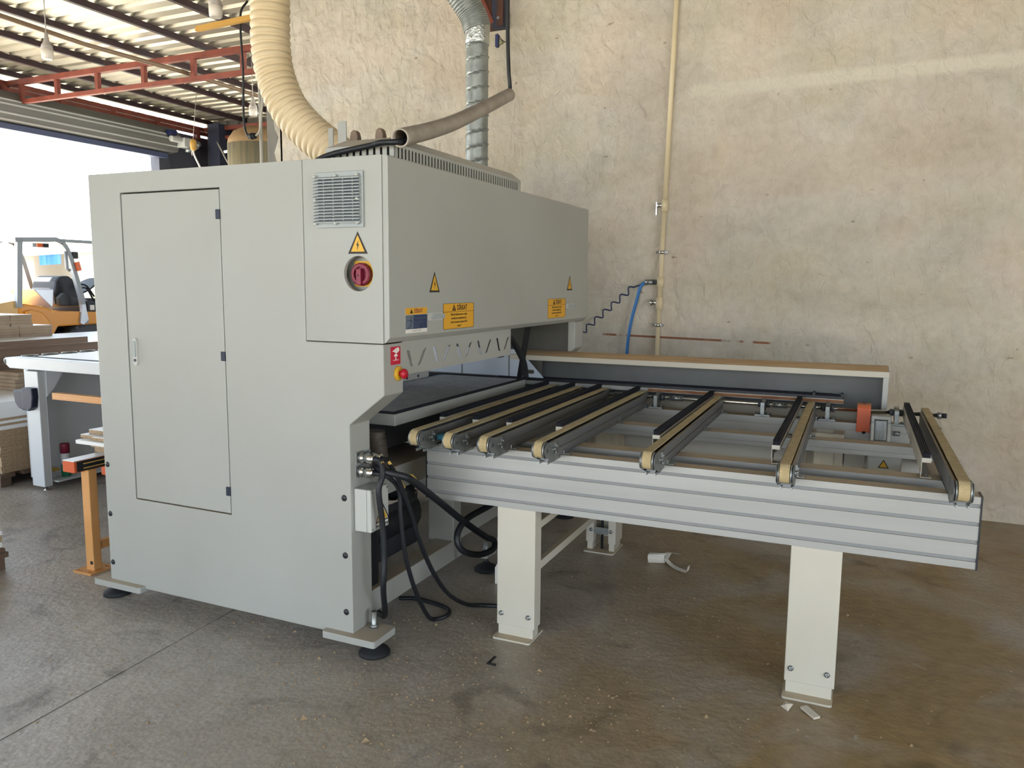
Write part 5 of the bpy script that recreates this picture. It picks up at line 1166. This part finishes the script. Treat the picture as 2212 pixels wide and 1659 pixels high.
MB().prism(fpoly([(3.93, 1.26), (3.97, 1.26), (4.0, 1.08), (3.93, 1.02), (3.89, 1.04)]), 'x', FX1 - 0.04, FX1).build('step_bracket', 'fork_tray', fk)
for k, (ya, za, yb, zb) in enumerate(((4.0, 1.50, 4.2, 1.35), (4.02, 1.46, 4.2, 1.28))): MB().tube(spline([(-7.55, *fp(ya, za)), (-7.55, *fp((ya + yb) / 2, za - 0.02)), (-7.55, *fp(yb, zb))], 6), 0.012, 6).build('hose', 'rubber', fk)
MB().lathe([(0.012, -0.02), (0.18, -0.01), (0.19, 0.0), (0.18, 0.012)], (-7.9, *fp(4.32, 1.47)), axis=(0, -0.6, 0.8), n=20).build('steering_wheel', 'fork_black', fk)
tc_ = fp(4.08, 0); tr = 0.50
for xx, r_, yy in ((FX1 - 0.26, tr, tc_[0]), (FX0 + 0.06, tr, tc_[0]), (FX1 - 0.22, 0.30, fp(3.0, 0)[0]), (FX0 + 0.04, 0.30, fp(3.0, 0)[0])):
    w_ = MB().lathe([(r_ * 0.55, 0), (r_ * 0.9, 0.0), (r_, 0.04), (r_, 0.18), (r_ * 0.9, 0.22), (r_ * 0.55, 0.22)], (xx, yy, r_), axis=(1, 0, 0), n=32).build('wheel', 'tyre', fk)
    MB().lathe([(r_ * 0.55, 0.02), (r_ * 0.5, 0.20), (0.06, 0.20), (0.05, 0.22)], (xx, yy, r_), axis=(1, 0, 0), n=24).build('rim', 'fork_guard', w_)
for k in range(24):
    a = 2 * math.pi * k / 24; p = Vector((FX1 - 0.15, tc_[0] + tr * math.cos(a), tr + tr * math.sin(a)))
    MB().bar(p + Vector((-0.10, 0, 0)), p + Vector((0.10, 0.03, 0)), 0.05, 0.05, (0, math.cos(a), math.sin(a))).build('tread_block', 'tyre', fk)

# ------------------------------------------------------------------ the yard outside
random.seed(5)
mb = MB()
for k in range(5200):
    x = random.uniform(-26, -13); y = random.uniform(4, 24); h_ = random.uniform(0.25, 1.3) * (0.5 + 0.5 * min(1, (-x - 13) / 8)); a = random.uniform(0, 6.28); wd = random.uniform(0.01, 0.035)
    dx, dy = wd * math.cos(a), wd * math.sin(a); lx, ly = random.uniform(-.2, .2), random.uniform(-.2, .2)
    mb.add([(x - dx, y - dy, -0.02), (x + dx, y + dy, -0.02), (x + lx, y + ly, h_)], [(0, 1, 2)])
tag(mb.build('tall_grass', 'grass', origin=(-20, 14, -0.02)), 'sunlit tall grass outside beyond the forklift', 'grass', kind='stuff')
shd = empty('garden_shed', (-25, 16, 0), 'pale shed half hidden behind tall grass', 'shed')
MB().box(-27, -24.2, 14.9, 15.45, -0.02, 2.36).build('wall', 'shed', shd)
MB().box(-27, -24.2, 16.95, 18.6, -0.02, 2.70).build('wall', 'shed', shd)
MB().prism([(14.7, 2.36), (16.2, 2.8), (18.9, 2.75), (18.9, 2.70), (14.7, 2.30)], 'x', -27, -23.9).build('roof', 'conduit_grey', shd)
vs = []; fs = []
for i in range(9):
    for j in range(5): vs.append((-24.0 + 0.06 * math.sin(i * 1.3), 15.50 + 0.104 * i, 2.40 - 0.36 * j / 4 + (0.03 * math.sin(i * 0.9) if j == 0 else 0) + 0.008 * i))
    if i:
        for j in range(1, 5): a = i * 5 + j; fs.append((a, a - 1, a - 6, a - 5))
o = MB().add(vs, fs).build('tarpaulin', 'tarp'); tag(o, 'bright blue tarpaulin hung outside behind the forklift', 'tarpaulin')
so = o.modifiers.new('thickness', 'SOLIDIFY'); so.thickness = 0.01
tag(MB().box(-24.1, -23.95, 14.31, 14.43, -0.02, 2.80).build('yard_post', 'fork_guard'), 'slim grey post out in the yard', 'post')

# ------------------------------------------------------------------ litter on the floor
random.seed(3)
pr_ = empty('paper_roll', (0.87, 1.68, 0), 'crumpled white paper roll with a loose strip under the table', 'litter')
mb = MB(); n = 16; vs = []; fs = []
for i in range(2):
    for k in range(n):
        a = 2 * math.pi * k / n; r_ = 0.028 * (1 + 0.15 * math.sin(3 * a + i)); vs.append((0.815 + 0.085 * i, 1.655 + 0.035 * i + r_ * math.cos(a), 0.032 + r_ * math.sin(a)))
fs = [(k, (k + 1) % n, n + (k + 1) % n, n + k) for k in range(n)]
o = MB().add(vs, fs).build('roll', 'paper', pr_)
st2 = [(0.90, 1.675, 0.03), (0.93, 1.655, 0.012), (0.97, 1.62, 0.006), (1.02, 1.585, 0.008), (1.045, 1.575, 0.012), (1.05, 1.578, 0.04)]
vs = []; fs = []
for i, p in enumerate(spline(st2, 4)):
    vs += [(p.x, p.y - 0.014, p.z), (p.x + 0.006, p.y + 0.018, p.z + 0.004)]
    if i: fs.append((2 * i - 2, 2 * i - 1, 2 * i + 1, 2 * i))
MB().add(vs, fs).build('strip', 'paper', pr_)
vs = []; fs = []
for i, p in enumerate(spline([(0.895, 1.70, 0.02), (0.91, 1.74, 0.045), (0.955, 1.78, 0.03)], 4)):
    vs += [(p.x - 0.02, p.y, p.z), (p.x + 0.022, p.y - 0.01, p.z + 0.006)]
    if i: fs.append((2 * i - 2, 2 * i - 1, 2 * i + 1, 2 * i))
MB().add(vs, fs).build('flap', 'paper', pr_)
tag(MB().add([(1.645, 0.375, 0.001), (1.675, 0.345, 0.001), (1.69, 0.385, 0.014), (1.66, 0.395, 0.010), (1.665, 0.36, 0.02)], [(0, 1, 4), (1, 2, 4), (2, 3, 4), (3, 0, 4), (0, 3, 2, 1)]).build('plastic_scrap', 'film'), 'small torn plastic scrap in front of the right leg', 'litter')
tag(MB().prism([(1.715, 0.385), (1.765, 0.325), (1.785, 0.345), (1.735, 0.405)], 'z', 0.002, 0.010).build('plastic_scrap', 'film'), 'bent strip of clear plastic in front of the right leg', 'litter')
tag(MB().box(0.515, 0.525, 0.20, 0.27, 0.0, 0.004).box(0.515, 0.555, 0.198, 0.206, 0.0, 0.006).build('metal_angle', 'rubber'), 'tiny black metal angle on the floor before the near leg', 'litter')
tag(MB().add([(0.17, 1.0, 0.0), (0.25, 1.02, 0.0), (0.27, 1.06, 0.10), (0.20, 1.05, 0.16), (0.16, 1.02, 0.08), (0.22, 1.04, 0.05)], [(0, 1, 5), (1, 2, 5), (2, 3, 5), (3, 4, 5), (4, 0, 5)]).build('plastic_bag', 'paper'), 'scrunched white plastic scrap beside the far machine foot', 'litter')
mb = MB()
for k in range(1700):
    if k < 1200: x = random.gauss(0.45, 0.65); y = random.gauss(-0.25, 0.40)
    else: x = random.uniform(-1.6, 2.6); y = random.uniform(-1.3, 1.6)
    s_ = abs(random.gauss(0.0028, 0.0020)) + 0.001
    if random.random() < 0.03: s_ *= 2.6
    a = random.uniform(0, 6.28); ca, sa = math.cos(a) * s_, math.sin(a) * s_
    mb.add([(x + ca, y + sa, 0.0), (x - ca * 0.8, y + sa * 1.1, 0.0), (x - sa, y - ca, 0.0), (x + ca * 0.1, y + sa * 0.2, s_ * 0.8)], [(0, 1, 3), (1, 2, 3), (2, 0, 3)])
tag(mb.build('wood_chips', 'chips', origin=(0, 0, 0)), 'scattered wood chips and grit on the concrete floor', 'debris', kind='stuff')
